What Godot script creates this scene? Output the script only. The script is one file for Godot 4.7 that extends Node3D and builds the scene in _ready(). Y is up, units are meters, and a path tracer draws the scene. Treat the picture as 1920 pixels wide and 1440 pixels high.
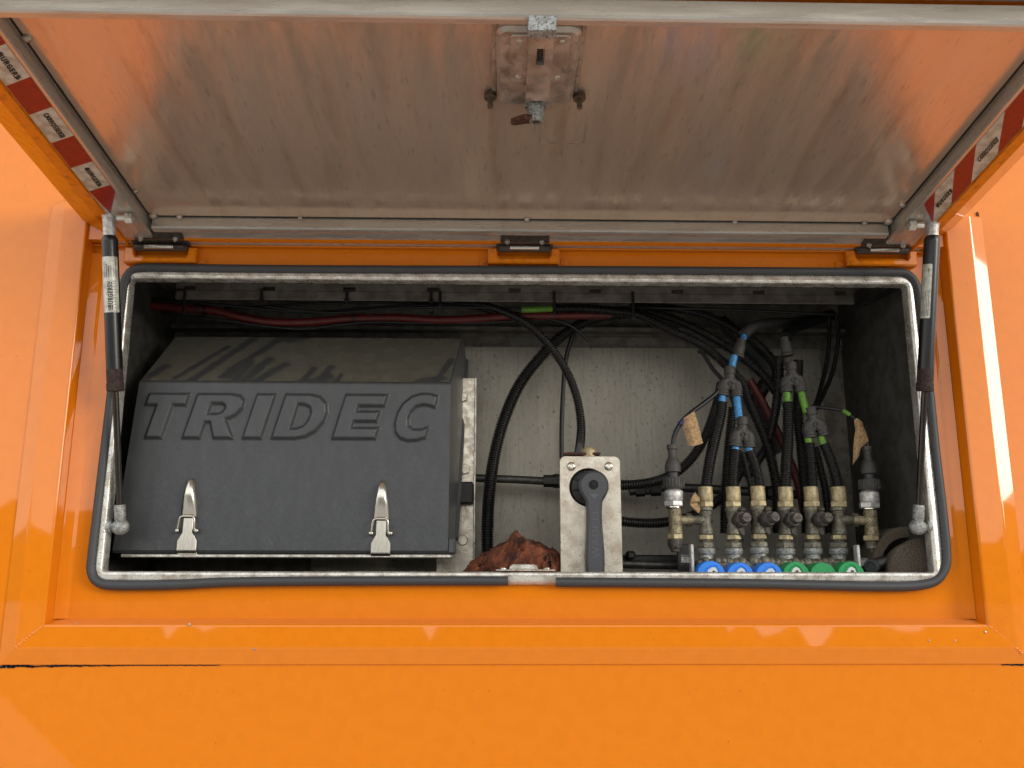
extends Node3D

# ---------------------------------------------------------------- lens of the photograph
const F := 1650.0            # focal length in pixels of the 1920 x 1440 photograph
const CAM := Vector3(0, 0, 1.2)
var look := Basis.from_euler(Vector3(deg_to_rad(11.95), deg_to_rad(-1.19), deg_to_rad(0.075)))
var used := {}
var M := {}
var door_basis := Basis(Vector3.RIGHT, deg_to_rad(-7.92))
var door_at := Vector3(0, 0.4768, 0.05)

func ray(px: float, py: float) -> Vector3:
	return look * Vector3((px - 960.0) / F, (720.0 - py) / F, -1.0)

func P(px: float, py: float, z := 0.0) -> Vector3:       # the point at depth z that the photograph shows there
	var d := ray(px, py)
	return CAM + d * ((z - CAM.z) / d.z)

func S(px: float, py: float, z := 0.0) -> float:         # metres per photograph pixel there
	return (z - CAM.z) / ray(px, py).z / F

# ---------------------------------------------------------------- mesh building
class MB:
	var v := PackedVector3Array()
	var n := PackedVector3Array()
	var u := PackedVector2Array()
	var ix := PackedInt32Array()

	func vert(p: Vector3, nn: Vector3, uv := Vector2.ZERO) -> int:
		v.append(p)
		n.append(nn)
		u.append(uv)
		return v.size() - 1

	func face(i: int, j: int, k: int) -> void:            # clockwise seen from the side its normals point to
		if (v[j] - v[i]).cross(v[k] - v[i]).dot(n[i] + n[j] + n[k]) > 0.0:
			ix.append_array([i, k, j])
		else:
			ix.append_array([i, j, k])

	func tri(a: Vector3, b: Vector3, c: Vector3, out: Vector3) -> void:
		var m := (b - a).cross(c - a)
		if m.length_squared() < 1e-18:
			return
		m = m.normalized()
		if m.dot(out) < 0.0:
			m = -m
		face(vert(a, m), vert(b, m), vert(c, m))

	func quad(a: Vector3, b: Vector3, c: Vector3, d: Vector3, out: Vector3) -> void:
		var m := (c - a).cross(d - b)
		if m.length_squared() < 1e-18:
			return
		m = m.normalized()
		if m.dot(out) < 0.0:
			m = -m
		var i := vert(a, m)
		var j := vert(b, m)
		var k := vert(c, m)
		var l := vert(d, m)
		face(i, j, k)
		face(i, k, l)

	func nquad(p: Array, q: Array) -> void:               # four points with four normals
		var i := vert(p[0], q[0])
		var j := vert(p[1], q[1])
		var k := vert(p[2], q[2])
		var l := vert(p[3], q[3])
		face(i, j, k)
		face(i, k, l)

	func box(x: Transform3D, size: Vector3, bev := 0.0) -> MB:
		var h := size / 2.0
		bev = minf(bev, minf(h.x, minf(h.y, h.z)) * 0.9)
		var c := func(sx, sy, sz, ax): # corner (sx,sy,sz) as it sits on the face across axis ax
			var p := Vector3(sx * h.x, sy * h.y, sz * h.z)
			for a in 3:
				if a != ax:
					p[a] -= signf(p[a]) * bev
			return x * p
		for ax in 3:
			var b := (ax + 1) % 3
			var d := (ax + 2) % 3
			for s in [-1.0, 1.0]:
				var pts := []
				for t in [[-1, -1], [1, -1], [1, 1], [-1, 1]]:
					var sg := [0.0, 0.0, 0.0]
					sg[ax] = s
					sg[b] = t[0]
					sg[d] = t[1]
					pts.append(c.call(sg[0], sg[1], sg[2], ax))
				var o := Vector3.ZERO
				o[ax] = s
				quad(pts[0], pts[1], pts[2], pts[3], x.basis * o)
			if bev > 0.0:
				for s in [-1.0, 1.0]:
					for t in [-1.0, 1.0]:
						var e := []
						for q in [-1.0, 1.0]:
							var sg := [0.0, 0.0, 0.0]
							sg[ax] = q
							sg[b] = s
							sg[d] = t
							e.append(c.call(sg[0], sg[1], sg[2], b))
							e.append(c.call(sg[0], sg[1], sg[2], d))
						var o := Vector3.ZERO
						o[b] = s
						o[d] = t
						quad(e[0], e[1], e[3], e[2], x.basis * o)
		if bev > 0.0:
			for sx in [-1.0, 1.0]:
				for sy in [-1.0, 1.0]:
					for sz in [-1.0, 1.0]:
						tri(c.call(sx, sy, sz, 0), c.call(sx, sy, sz, 1), c.call(sx, sy, sz, 2), x.basis * Vector3(sx, sy, sz))
		return self

	func lathe(x: Transform3D, prof: Array, segs := 20, flat := false) -> MB:   # prof: Vector2(radius, height) along the local y axis
		var k := prof.size()
		var sn := []
		for i in k - 1:
			var d: Vector2 = prof[i + 1] - prof[i]
			sn.append(Vector2(d.y, -d.x).normalized() if d.length() > 1e-9 else Vector2.RIGHT)
		var mean := 0.0
		for p in prof:
			mean += p.y / k
		var turn := 1.0 if prof[k - 1].y >= prof[0].y else -1.0
		for i in k - 1:
			var a: Vector2 = prof[i]
			var b: Vector2 = prof[i + 1]
			if a.is_equal_approx(b):
				continue
			var na: Vector2 = sn[i]
			var nb: Vector2 = sn[i]
			if not flat and i > 0 and sn[i - 1].dot(sn[i]) > 0.72:
				na = (sn[i - 1] + sn[i]).normalized()
			if not flat and i < k - 2 and sn[i + 1].dot(sn[i]) > 0.72:
				nb = (sn[i + 1] + sn[i]).normalized()
			for s in segs:
				var t0 := TAU * s / segs
				var t1 := TAU * (s + 1) / segs
				var d0 := Vector3(cos(t0), 0, sin(t0))
				var d1 := Vector3(cos(t1), 0, sin(t1))
				var pts := [x * (d0 * a.x + Vector3.UP * a.y), x * (d1 * a.x + Vector3.UP * a.y), x * (d1 * b.x + Vector3.UP * b.y), x * (d0 * b.x + Vector3.UP * b.y)]
				if flat:
					var dm := (d0 + d1).normalized()
					var m: Vector3 = (x.basis * (dm * sn[i].x * turn + Vector3.UP * sn[i].y * turn)).normalized()
					nquad(pts, [m, m, m, m])
				else:
					var f := func(dd, nn): return (x.basis * (dd * nn.x * turn + Vector3.UP * nn.y * turn)).normalized()
					nquad(pts, [f.call(d0, na), f.call(d1, na), f.call(d1, nb), f.call(d0, nb)])
		return self

	func tube(pts: PackedVector3Array, radii: PackedFloat32Array, segs := 10, caps := true, squash := 1.0) -> MB:
		var k := pts.size()
		var t0 := (pts[1] - pts[0]).normalized()
		var side := t0.cross(Vector3.FORWARD)
		if side.length() < 0.1:
			side = t0.cross(Vector3.UP)
		side = side.normalized()
		var base := v.size()
		for i in k:
			var t := (pts[mini(i + 1, k - 1)] - pts[maxi(i - 1, 0)]).normalized()
			side = (side - t * side.dot(t)).normalized()
			var other := t.cross(side)
			var ds := (pts[mini(i + 1, k - 1)] - pts[maxi(i - 1, 0)]).length()
			var slope := (radii[mini(i + 1, k - 1)] - radii[maxi(i - 1, 0)]) / maxf(ds, 1e-6)
			for s in segs:
				var a := TAU * s / segs
				var d := side * cos(a) + other * sin(a) * squash
				vert(pts[i] + d * radii[i], (d - t * slope).normalized())
		for i in k - 1:
			for s in segs:
				var a := base + i * segs + s
				var b := base + i * segs + (s + 1) % segs
				face(a, b, b + segs)
				face(a, b + segs, a + segs)
		if caps:
			for e in [0, k - 1]:
				var t := (pts[1] - pts[0]).normalized() * -1.0 if e == 0 else (pts[k - 1] - pts[k - 2]).normalized()
				var m := vert(pts[e], t)
				var ring := []
				for s in segs:
					ring.append(vert(v[base + e * segs + s], t))
				for s in segs:
					face(m, ring[s], ring[(s + 1) % segs])
		return self

	func prism(x: Transform3D, poly: PackedVector2Array, z0: float, z1: float, bev := 0.0) -> MB:   # outline in local xy, from z0 to z1, edge of the z1 side bevelled
		var k := poly.size()
		if Geometry2D.is_polygon_clockwise(poly):
			poly = poly.duplicate()
			poly.reverse()
		var inn := PackedVector2Array()
		var en := []
		for i in k:
			var d := (poly[(i + 1) % k] - poly[i]).normalized()
			en.append(Vector2(d.y, -d.x))
		for i in k:
			var a: Vector2 = en[(i + k - 1) % k]
			var b: Vector2 = en[i]
			var m := (a + b)
			m = m / maxf(m.length_squared() / 2.0, 0.3)
			inn.append(poly[i] - m * bev)
		var tris := Geometry2D.triangulate_polygon(inn)
		if tris.is_empty():
			inn = poly
			tris = Geometry2D.triangulate_polygon(poly)
		var up := 1.0 if z1 > z0 else -1.0
		var zb := z1 - up * bev
		for side in 2:
			var nz := (x.basis * Vector3(0, 0, up if side == 0 else -up)).normalized()
			for i in range(0, tris.size(), 3):
				var q := []
				for j in 3:
					var p: Vector2 = inn[tris[i + j]] if side == 0 else poly[tris[i + j]]
					q.append(vert(x * Vector3(p.x, p.y, z1 if side == 0 else z0), nz))
				face(q[0], q[1], q[2])
		for i in k:
			var j := (i + 1) % k
			var e: Vector2 = en[i]
			var ei: Vector2 = en[(i + k - 1) % k]
			var ej: Vector2 = en[j]
			var ni := (e + ei).normalized() if e.dot(ei) > 0.82 else e
			var nj := (e + ej).normalized() if e.dot(ej) > 0.82 else e
			var w := func(q): return (x.basis * Vector3(q.x, q.y, 0)).normalized()
			nquad([x * Vector3(poly[i].x, poly[i].y, z0), x * Vector3(poly[j].x, poly[j].y, z0), x * Vector3(poly[j].x, poly[j].y, zb), x * Vector3(poly[i].x, poly[i].y, zb)], [w.call(ni), w.call(nj), w.call(nj), w.call(ni)])
			if bev > 0.0:
				var w2 := func(q): return (x.basis * Vector3(q.x, q.y, up)).normalized()
				nquad([x * Vector3(poly[i].x, poly[i].y, zb), x * Vector3(poly[j].x, poly[j].y, zb), x * Vector3(inn[j].x, inn[j].y, z1), x * Vector3(inn[i].x, inn[i].y, z1)], [w2.call(ni), w2.call(nj), w2.call(nj), w2.call(ni)])
		return self

	func sheet(rows: Array, out: Vector3) -> MB:           # a smooth surface through rows of points
		var h := rows.size()
		var w: int = rows[0].size()
		var base := v.size()
		for r in h:
			for c in w:
				var du: Vector3 = rows[r][mini(c + 1, w - 1)] - rows[r][maxi(c - 1, 0)]
				var dv: Vector3 = rows[mini(r + 1, h - 1)][c] - rows[maxi(r - 1, 0)][c]
				var m := du.cross(dv).normalized()
				if m.dot(out) < 0.0 and out != Vector3.ZERO:
					m = -m
				vert(rows[r][c], m, Vector2(float(c) / (w - 1), float(r) / (h - 1)))
		for r in h - 1:
			for c in w - 1:
				var a := base + r * w + c
				face(a, a + 1, a + w + 1)
				face(a, a + w + 1, a + w)
		return self

	func ball(at: Vector3, r: float, segs := 18, sq := Vector3.ONE) -> MB:
		var rows := segs / 2
		var base := v.size()
		for i in rows + 1:
			var t := PI * i / rows
			for s in segs:
				var a := TAU * s / segs
				var d := Vector3(sin(t) * cos(a), cos(t), sin(t) * sin(a))
				vert(at + d * sq * r, (d / sq).normalized())
		for i in rows:
			for s in segs:
				var a := base + i * segs + s
				var b := base + i * segs + (s + 1) % segs
				if i > 0:
					face(a, b, b + segs)
				if i < rows - 1:
					face(a, b + segs, a + segs)
		return self

	func text(x: Transform3D, words: String, cap: float, depth: float, bold := true, bend := 0.0, italic := 0.0, stretch := 1.0) -> MB:   # centred on x, capitals «cap» tall, bent round a cylinder along its own reading direction if bend > 0
		var tm := TextMesh.new()
		var fnt := SystemFont.new()
		fnt.font_names = PackedStringArray(["Droid Sans"])
		fnt.font_weight = 700 if bold else 400
		tm.font = fnt
		tm.text = words
		tm.font_size = 48
		tm.pixel_size = cap / 34.3
		tm.depth = depth
		tm.curve_step = 1.5
		var arr := tm.surface_get_arrays(0)
		var vs: PackedVector3Array = arr[Mesh.ARRAY_VERTEX]
		var ns: PackedVector3Array = arr[Mesh.ARRAY_NORMAL]
		var id = arr[Mesh.ARRAY_INDEX]
		var lo := INF
		var hi := -INF
		for p in vs:
			lo = minf(lo, p.y)
			hi = maxf(hi, p.y)
		var base := v.size()
		for i in vs.size():
			var p := vs[i]
			var q := ns[i]
			p.y -= (lo + hi) / 2.0
			p.x = p.x * stretch + p.y * italic
			if bend > 0.0:
				var a := p.y / bend
				p = Vector3(p.x, sin(a) * (bend + p.z), cos(a) * (bend + p.z) - bend)
				q = Vector3(q.x, q.y * cos(a) + q.z * sin(a), q.z * cos(a) - q.y * sin(a))
			vert(x * p, (x.basis * q).normalized())
		if id == null or id.is_empty():
			for i in range(0, vs.size(), 3):
				face(base + i, base + i + 1, base + i + 2)
		else:
			for i in range(0, id.size(), 3):
				face(base + id[i], base + id[i + 1], base + id[i + 2])
		return self

	func mesh(off: Vector3) -> ArrayMesh:
		var a := []
		a.resize(Mesh.ARRAY_MAX)
		var w := v.duplicate()
		for i in w.size():
			w[i] -= off
		a[Mesh.ARRAY_VERTEX] = w
		a[Mesh.ARRAY_NORMAL] = n
		a[Mesh.ARRAY_TEX_UV] = u
		a[Mesh.ARRAY_INDEX] = ix
		var m := ArrayMesh.new()
		m.add_surface_from_arrays(Mesh.PRIMITIVE_TRIANGLES, a)
		return m

	func foot() -> Vector3:
		var b := AABB(v[0], Vector3.ZERO)
		for p in v:
			b = b.expand(p)
		return Vector3(b.get_center().x, b.position.y, b.get_center().z)

static func at(p: Vector3, b := Basis.IDENTITY) -> Transform3D:
	return Transform3D(b, p)

static func along(d: Vector3) -> Basis:                  # a basis whose y axis points along d
	var y := d.normalized()
	var x := y.cross(Vector3.FORWARD)
	if x.length() < 0.05:
		x = y.cross(Vector3.UP)
	x = x.normalized()
	return Basis(x, y, x.cross(y))

static func rounded(w: float, h: float, r: float, n := 5) -> PackedVector2Array:
	var p := PackedVector2Array()
	for c in 4:
		var m := Vector2((w / 2 - r) * (1 if c in [0, 3] else -1), (h / 2 - r) * (1 if c < 2 else -1))
		for i in n + 1:
			var a := PI / 2 * (c + float(i) / n)
			p.append(m + Vector2(cos(a), sin(a)) * r)
	return p

func smooth(pts: PackedVector3Array, step: float) -> PackedVector3Array:    # Catmull-Rom, resampled at equal steps
	var dense := PackedVector3Array()
	for i in pts.size() - 1:
		var a := pts[maxi(i - 1, 0)]
		var d := pts[mini(i + 2, pts.size() - 1)]
		for k in 12:
			dense.append(pts[i].cubic_interpolate(pts[i + 1], a, d, k / 12.0))
	dense.append(pts[pts.size() - 1])
	var res := PackedVector3Array([dense[0]])
	var left := step
	for i in dense.size() - 1:
		var a := dense[i]
		var l := a.distance_to(dense[i + 1])
		var done := 0.0
		while l - done >= left:
			done += left
			res.append(a.lerp(dense[i + 1], done / l))
			left = step
		left -= l - done
	if res.size() < 2 or res[res.size() - 1].distance_to(dense[dense.size() - 1]) > step * 0.3:
		res.append(dense[dense.size() - 1])
	return res

func path(list: Array) -> PackedVector3Array:            # [pixel x, pixel y, depth] triples into points
	var p := PackedVector3Array()
	for q in list:
		p.append(P(q[0], q[1], q[2]))
	return p

# ---------------------------------------------------------------- naming
func numbered(called: String) -> String:
	used[called] = used.get(called, -1) + 1
	return called if used[called] == 0 else "%s_%03d" % [called, used[called]]

func tag(o: Node, label: String, category: String, group := "") -> void:
	o.set_meta("label", label)
	o.set_meta("category", category)
	if group:
		o.set_meta("group", group)

func thing(called: String, label: String, category: String, base: Vector3, group := "") -> Node3D:
	var o := Node3D.new()
	o.name = numbered(called)
	add_child(o)
	o.position = base
	tag(o, label, category, group)
	return o

func part(called: String, mb: MB, mat: Material, parent: Node3D, off = null) -> MeshInstance3D:
	var o := MeshInstance3D.new()
	o.name = called
	if off == null:
		off = Vector3.ZERO
		var q := parent
		while q != self:
			off += q.position
			q = q.get_parent()
	o.mesh = mb.mesh(off)
	o.material_override = mat
	parent.add_child(o, true)
	return o

func single(called: String, mb: MB, mat: Material, label: String, category: String, group := "") -> MeshInstance3D:
	var o := MeshInstance3D.new()
	o.name = numbered(called)
	var f := mb.foot()
	o.mesh = mb.mesh(f)
	o.position = f
	o.material_override = mat
	add_child(o)
	tag(o, label, category, group)
	return o

func copy(o: Node3D, shift: Vector3, label: String) -> Node3D:
	var c: Node3D = o.duplicate()
	c.name = numbered(String(o.name))
	add_child(c)
	c.position = o.position + shift
	c.set_meta("label", label)
	return c

func _ready() -> void:
	# camera, sky, sun, exposure
	var cam := Camera3D.new()
	cam.name = "camera"
	add_child(cam)
	cam.position = CAM
	cam.basis = look
	cam.fov = rad_to_deg(2.0 * atan(720.0 / F))
	cam.near = 0.02
	cam.far = 400.0
	cam.current = true
	var we := WorldEnvironment.new()
	we.name = "environment"
	var env := Environment.new()
	env.background_mode = Environment.BG_SKY
	var sky := Sky.new()
	var sm := ProceduralSkyMaterial.new()
	sm.sky_top_color = Color(0.80, 0.82, 0.85)
	sm.sky_horizon_color = Color(0.98, 0.97, 0.95)
	sm.sky_curve = 0.25
	sm.sky_energy_multiplier = 1.2
	sm.ground_bottom_color = Color(0.32, 0.31, 0.30)
	sm.ground_horizon_color = Color(0.45, 0.44, 0.43)
	sky.sky_material = sm
	env.sky = sky
	env.tonemap_mode = Environment.TONE_MAPPER_LINEAR
	env.tonemap_exposure = 1.62
	env.sdfgi_enabled = true
	env.ssao_enabled = true
	env.ssil_enabled = true
	we.environment = env
	add_child(we)
	var sun := DirectionalLight3D.new()
	sun.name = "sun"
	add_child(sun)
	sun.light_energy = 0.34
	sun.light_angular_distance = 20.0
	sun.light_color = Color(1.0, 0.97, 0.92)
	sun.shadow_enabled = true
	sun.sky_mode = DirectionalLight3D.SKY_MODE_LIGHT_ONLY
	sun.look_at_from_position(Vector3(4.2, 1.0, 3.2), Vector3.ZERO)
	make_materials()
	make_surroundings()
	make_truck()
	make_inside()

func setting(called: String, b: MB, m: Material) -> void:
	var g := MeshInstance3D.new()
	g.name = called
	g.mesh = b.mesh(Vector3.ZERO)
	g.material_override = m
	add_child(g)
	g.set_meta("kind", "structure")

func make_surroundings() -> void:
	# asphalt yard; a pale bounce strip added along the truck that widens to its left; an added skyline ring across the yard
	var b := MB.new()
	b.quad(Vector3(-150, -0.95, -150), Vector3(150, -0.95, -150), Vector3(150, -0.95, 150), Vector3(-150, -0.95, 150), Vector3.UP)
	setting("ground", b, M.ground)
	b = MB.new()
	var y := -0.946
	b.quad(Vector3(-60, y, -3), Vector3(60, y, -3), Vector3(60, y, 3.1), Vector3(-60, y, 3.1), Vector3.UP)  # unseen pale strip, added to bounce light up under the open door
	b.quad(Vector3(-60, y, 3.1), Vector3(-1.78, y, 3.1), Vector3(-14.56, y, 22.0), Vector3(-60, y, 22.0), Vector3.UP)
	setting("bounce_apron", b, M.pale_slab)
	var f := FastNoiseLite.new()
	f.seed = 77
	f.frequency = 0.9
	f.fractal_octaves = 4
	var rows := []
	for r in 6:
		var row := PackedVector3Array()
		for i in 361:
			var a := TAU * i / 360.0
			var h := 3.0 + 2.4 * f.get_noise_2d(cos(a) * 6.0, sin(a) * 6.0) + 1.6 * f.get_noise_2d(cos(a) * 40.0, sin(a) * 40.0)
			var d := 30.0 + r * 3.0
			row.append(Vector3(sin(a) * d, -0.95 + h * [0.0, 0.55, 0.9, 1.0, 0.9, 0.5][r], cos(a) * d))
		rows.append(row)
	b = MB.new()
	b.sheet(rows, Vector3.UP)
	setting("added_skyline", b, M.skyline_green)  # unseen ring, added and notched for the reflections in the paint

# ---------------------------------------------------------------- materials
func nz(sd: int, freq: float, octaves: int, ramp: Array, kind := FastNoiseLite.TYPE_SIMPLEX_SMOOTH, fractal := FastNoiseLite.FRACTAL_FBM, size := 512) -> NoiseTexture2D:
	var f := FastNoiseLite.new()
	f.seed = sd
	f.noise_type = kind
	f.frequency = freq
	f.fractal_type = fractal if octaves > 1 else FastNoiseLite.FRACTAL_NONE
	f.fractal_octaves = octaves
	var t := NoiseTexture2D.new()
	t.width = size
	t.height = size
	t.seamless = true
	t.noise = f
	if ramp.size():
		var g := Gradient.new()
		var o := PackedFloat32Array()
		var c := PackedColorArray()
		for r in ramp:
			o.append(r[0])
			c.append(r[1])
		g.offsets = o
		g.colors = c
		t.color_ramp = g
	return t

func bumps(sd: int, freq: float, octaves: int, strength: float) -> NoiseTexture2D:
	var t := nz(sd, freq, octaves, [])
	t.as_normal_map = true
	t.bump_strength = strength
	return t

func mat(c: Color, rough: float, metal := 0.0) -> StandardMaterial3D:
	var m := StandardMaterial3D.new()
	m.albedo_color = c
	m.roughness = rough
	m.metallic = metal
	return m

func tri(m: StandardMaterial3D, scale: Vector3, world := true) -> StandardMaterial3D:
	m.uv1_triplanar = true
	m.uv1_world_triplanar = world
	m.uv1_scale = scale
	m.uv1_triplanar_sharpness = 8.0
	return m

func specks(m: StandardMaterial3D, t: Texture2D, scale: Vector3, world := true) -> void:   # grime with its own alpha, laid over the base colour
	m.detail_enabled = true
	m.detail_albedo = t
	m.detail_mask = null
	m.detail_blend_mode = BaseMaterial3D.BLEND_MODE_MIX
	m.detail_uv_layer = BaseMaterial3D.DETAIL_UV_2
	m.uv2_triplanar = true
	m.uv2_world_triplanar = world
	m.uv2_scale = scale
	m.uv2_triplanar_sharpness = 8.0

func gray(v: float, warm := 0.0) -> Color:
	return Color(v * (1.0 + warm), v, v * (1.0 - warm))

func make_materials() -> void:
	var streak := nz(3, 0.02, 4, [[0.2, gray(0.80, 0.015)], [0.5, gray(0.92, 0.01)], [0.8, gray(1.0)]])
	var blotch := nz(5, 0.012, 5, [[0.25, gray(0.80, 0.03)], [0.5, gray(0.92, 0.01)], [0.75, gray(1.0)]])
	var fine := nz(7, 0.11, 3, [[0.2, gray(0.78, 0.02)], [0.5, gray(0.93)], [0.8, gray(1.0)]])
	var pits := nz(9, 0.06, 3, [[0.0, Color(0.06, 0.055, 0.045, 0.85)], [0.15, Color(0.08, 0.075, 0.06, 0.6)], [0.24, Color(0.15, 0.14, 0.12, 0.0)], [1.0, Color(0.15, 0.14, 0.12, 0.0)]])
	var dust := nz(11, 0.02, 5, [[0.3, Color(0.5, 0.46, 0.38, 0.0)], [0.55, Color(0.5, 0.46, 0.38, 0.10)], [0.8, Color(0.52, 0.48, 0.4, 0.35)]])
	var rough_a := nz(13, 0.02, 4, [[0.3, gray(0.55)], [0.7, gray(1.0)]])
	var peel := bumps(15, 0.02, 3, 6.0)
	var grain := bumps(17, 0.12, 3, 5.0)
	var lumps := bumps(19, 0.03, 4, 10.0)

	var m := tri(mat(Color(0.835, 0.46, 0.045), 0.32), Vector3.ONE * 7.0)
	m.albedo_texture = nz(21, 0.01, 4, [[0.2, gray(0.985)], [0.6, gray(1.0)]])
	m.metallic_specular = 0.12
	m.clearcoat_enabled = true
	m.clearcoat = 1.0
	m.clearcoat_roughness = 0.03
	m.normal_enabled = true
	m.normal_texture = peel
	m.normal_scale = 0.06
	specks(m, nz(59, 0.09, 3, [[0.0, Color(0.10, 0.06, 0.03, 0.8)], [0.06, Color(0.14, 0.08, 0.04, 0.5)], [0.11, Color(0.3, 0.17, 0.08, 0.0)], [0.75, Color(0.5, 0.42, 0.3, 0.0)], [1.0, Color(0.55, 0.45, 0.33, 0.10)]]), Vector3(3.1, 2.3, 3.1))
	M.paint = m
	m = m.duplicate()
	specks(m, nz(23, 0.03, 5, [[0.4, Color(0.25, 0.14, 0.06, 0.0)], [0.7, Color(0.22, 0.12, 0.05, 0.16)], [0.92, Color(0.14, 0.09, 0.05, 0.45)]]), Vector3.ONE * 4.0)
	M.worn_paint = m
	m = m.duplicate()
	m.uv1_world_triplanar = false
	m.uv2_world_triplanar = false
	m.albedo_color = Color(0.82, 0.45, 0.05)
	M.door_paint = m

	# bare aluminium inside of the door: rolled, smeared along its slope
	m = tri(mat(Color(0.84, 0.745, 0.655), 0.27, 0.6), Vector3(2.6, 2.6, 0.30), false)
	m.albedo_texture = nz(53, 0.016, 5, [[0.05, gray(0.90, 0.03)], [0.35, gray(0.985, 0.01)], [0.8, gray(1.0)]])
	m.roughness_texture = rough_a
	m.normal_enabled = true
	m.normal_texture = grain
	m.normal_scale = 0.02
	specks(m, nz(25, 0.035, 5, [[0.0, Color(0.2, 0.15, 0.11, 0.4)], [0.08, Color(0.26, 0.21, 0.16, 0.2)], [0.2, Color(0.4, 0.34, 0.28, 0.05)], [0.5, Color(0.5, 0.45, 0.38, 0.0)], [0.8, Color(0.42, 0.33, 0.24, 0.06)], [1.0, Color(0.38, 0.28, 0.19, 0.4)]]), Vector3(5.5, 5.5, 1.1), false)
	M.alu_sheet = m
	m = m.duplicate()
	m.uv1_scale = Vector3(0.7, 6.0, 6.0)
	m.albedo_texture = nz(63, 0.02, 4, [[0.15, gray(0.90, 0.02)], [0.5, gray(0.98)], [0.8, gray(1.0)]])
	m.roughness = 0.36
	m.detail_enabled = false
	m.albedo_color = Color(0.76, 0.735, 0.69)
	M.alu_edge = m
	M.alu_side = m.duplicate()
	M.alu_side.uv1_scale = Vector3(6.0, 6.0, 0.7)
	m = m.duplicate()
	m.uv1_scale = Vector3(5, 5, 5)
	m.albedo_texture = blotch
	m.roughness = 0.45
	m.albedo_color = Color(0.74, 0.70, 0.65)
	M.alu_plate = m

	m = tri(mat(Color(0.83, 0.82, 0.785), 0.40, 0.6), Vector3.ONE * 6.0)
	m.albedo_texture = blotch
	m.roughness_texture = rough_a
	m.normal_enabled = true
	m.normal_texture = grain
	m.normal_scale = 0.12
	specks(m, pits, Vector3.ONE * 7.0)
	M.galvanised = m

	m = tri(mat(Color(0.545, 0.53, 0.485), 0.45, 0.4), Vector3(9, 0.7, 9))
	m.albedo_texture = nz(55, 0.03, 5, [[0.1, gray(0.90, 0.02)], [0.4, gray(0.98, 0.01)], [0.8, gray(1.0)]])
	m.normal_enabled = true
	m.normal_texture = grain
	m.normal_scale = 0.06
	specks(m, nz(27, 0.05, 4, [[0.0, Color(0.05, 0.045, 0.035, 0.9)], [0.13, Color(0.08, 0.07, 0.055, 0.6)], [0.21, Color(0.15, 0.14, 0.11, 0.0)], [0.6, Color(0.36, 0.33, 0.26, 0.0)], [0.95, Color(0.36, 0.31, 0.22, 0.4)]]), Vector3(3.6, 2.4, 3.6))
	M.back_steel = m
	m = tri(mat(Color(0.47, 0.455, 0.42), 0.55, 0.35), Vector3.ONE * 5.0)
	m.albedo_texture = blotch
	m.normal_enabled = true
	m.normal_texture = grain
	m.normal_scale = 0.1
	specks(m, pits, Vector3.ONE * 5.0)
	M.dull_steel = m
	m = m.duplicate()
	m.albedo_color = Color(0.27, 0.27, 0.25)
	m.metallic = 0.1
	M.shaded_wall = m  # darker copy of the steel: shade on the side walls put into the colour

	m = tri(mat(Color(0.22, 0.225, 0.23), 0.55), Vector3.ONE * 20.0)
	m.albedo_texture = fine
	m.normal_enabled = true
	m.normal_texture = grain
	m.normal_scale = 0.06
	M.rubber = m
	m = tri(mat(Color(0.125, 0.122, 0.118), 0.28), Vector3.ONE * 14.0)
	m.albedo_texture = blotch
	M.conduit = m
	M.cable = mat(Color(0.06, 0.06, 0.06), 0.5)
	m = tri(mat(Color(0.25, 0.245, 0.235), 0.6), Vector3.ONE * 25.0)
	m.albedo_texture = blotch
	M.grey_plastic = m
	m = tri(mat(Color(0.235, 0.24, 0.25), 0.42), Vector3.ONE * 30.0)
	m.albedo_texture = fine
	m.normal_enabled = true
	m.normal_texture = grain
	m.normal_scale = 0.06
	M.lever = m

	# box cover: moulded black plastic, leathery
	m = tri(mat(Color(0.225, 0.232, 0.238), 0.42), Vector3(5, 1.6, 5))
	m.albedo_texture = nz(57, 0.02, 4, [[0.2, gray(0.93)], [0.8, gray(1.0)]])
	m.normal_enabled = true
	m.normal_texture = grain
	m.normal_scale = 0.05
	specks(m, nz(29, 0.02, 5, [[0.35, Color(0.36, 0.36, 0.36, 0.0)], [0.7, Color(0.36, 0.36, 0.35, 0.03)], [0.95, Color(0.42, 0.42, 0.40, 0.14)]]), Vector3(5, 2.5, 5))
	M.cover = m

	m = tri(mat(Color(0.70, 0.645, 0.50), 0.5, 0.35), Vector3.ONE * 22.0)
	m.albedo_texture = blotch
	m.normal_enabled = true
	m.normal_texture = grain
	m.normal_scale = 0.2
	specks(m, pits, Vector3.ONE * 24.0)
	M.brass = m
	m = tri(mat(Color(0.50, 0.48, 0.42), 0.55, 0.4), Vector3.ONE * 18.0)
	m.albedo_texture = blotch
	m.normal_enabled = true
	m.normal_texture = lumps
	m.normal_scale = 0.2
	specks(m, nz(31, 0.03, 4, [[0.15, Color(0.08, 0.075, 0.065, 0.8)], [0.36, Color(0.15, 0.14, 0.12, 0.3)], [0.55, Color(0.3, 0.33, 0.3, 0.0)], [0.85, Color(0.42, 0.48, 0.45, 0.6)]]), Vector3.ONE * 16.0)
	M.old_brass = m
	m = m.duplicate()
	m.albedo_color = Color(0.66, 0.67, 0.66)
	m.metallic = 0.5
	M.tee_brass = M.old_brass.duplicate()
	M.tee_brass.albedo_color = Color(0.60, 0.55, 0.43)
	M.zinc_fitting = m
	m = tri(mat(Color(0.80, 0.80, 0.79), 0.5, 0.5), Vector3.ONE * 20.0)
	m.albedo_texture = blotch
	specks(m, pits, Vector3.ONE * 20.0)
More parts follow.
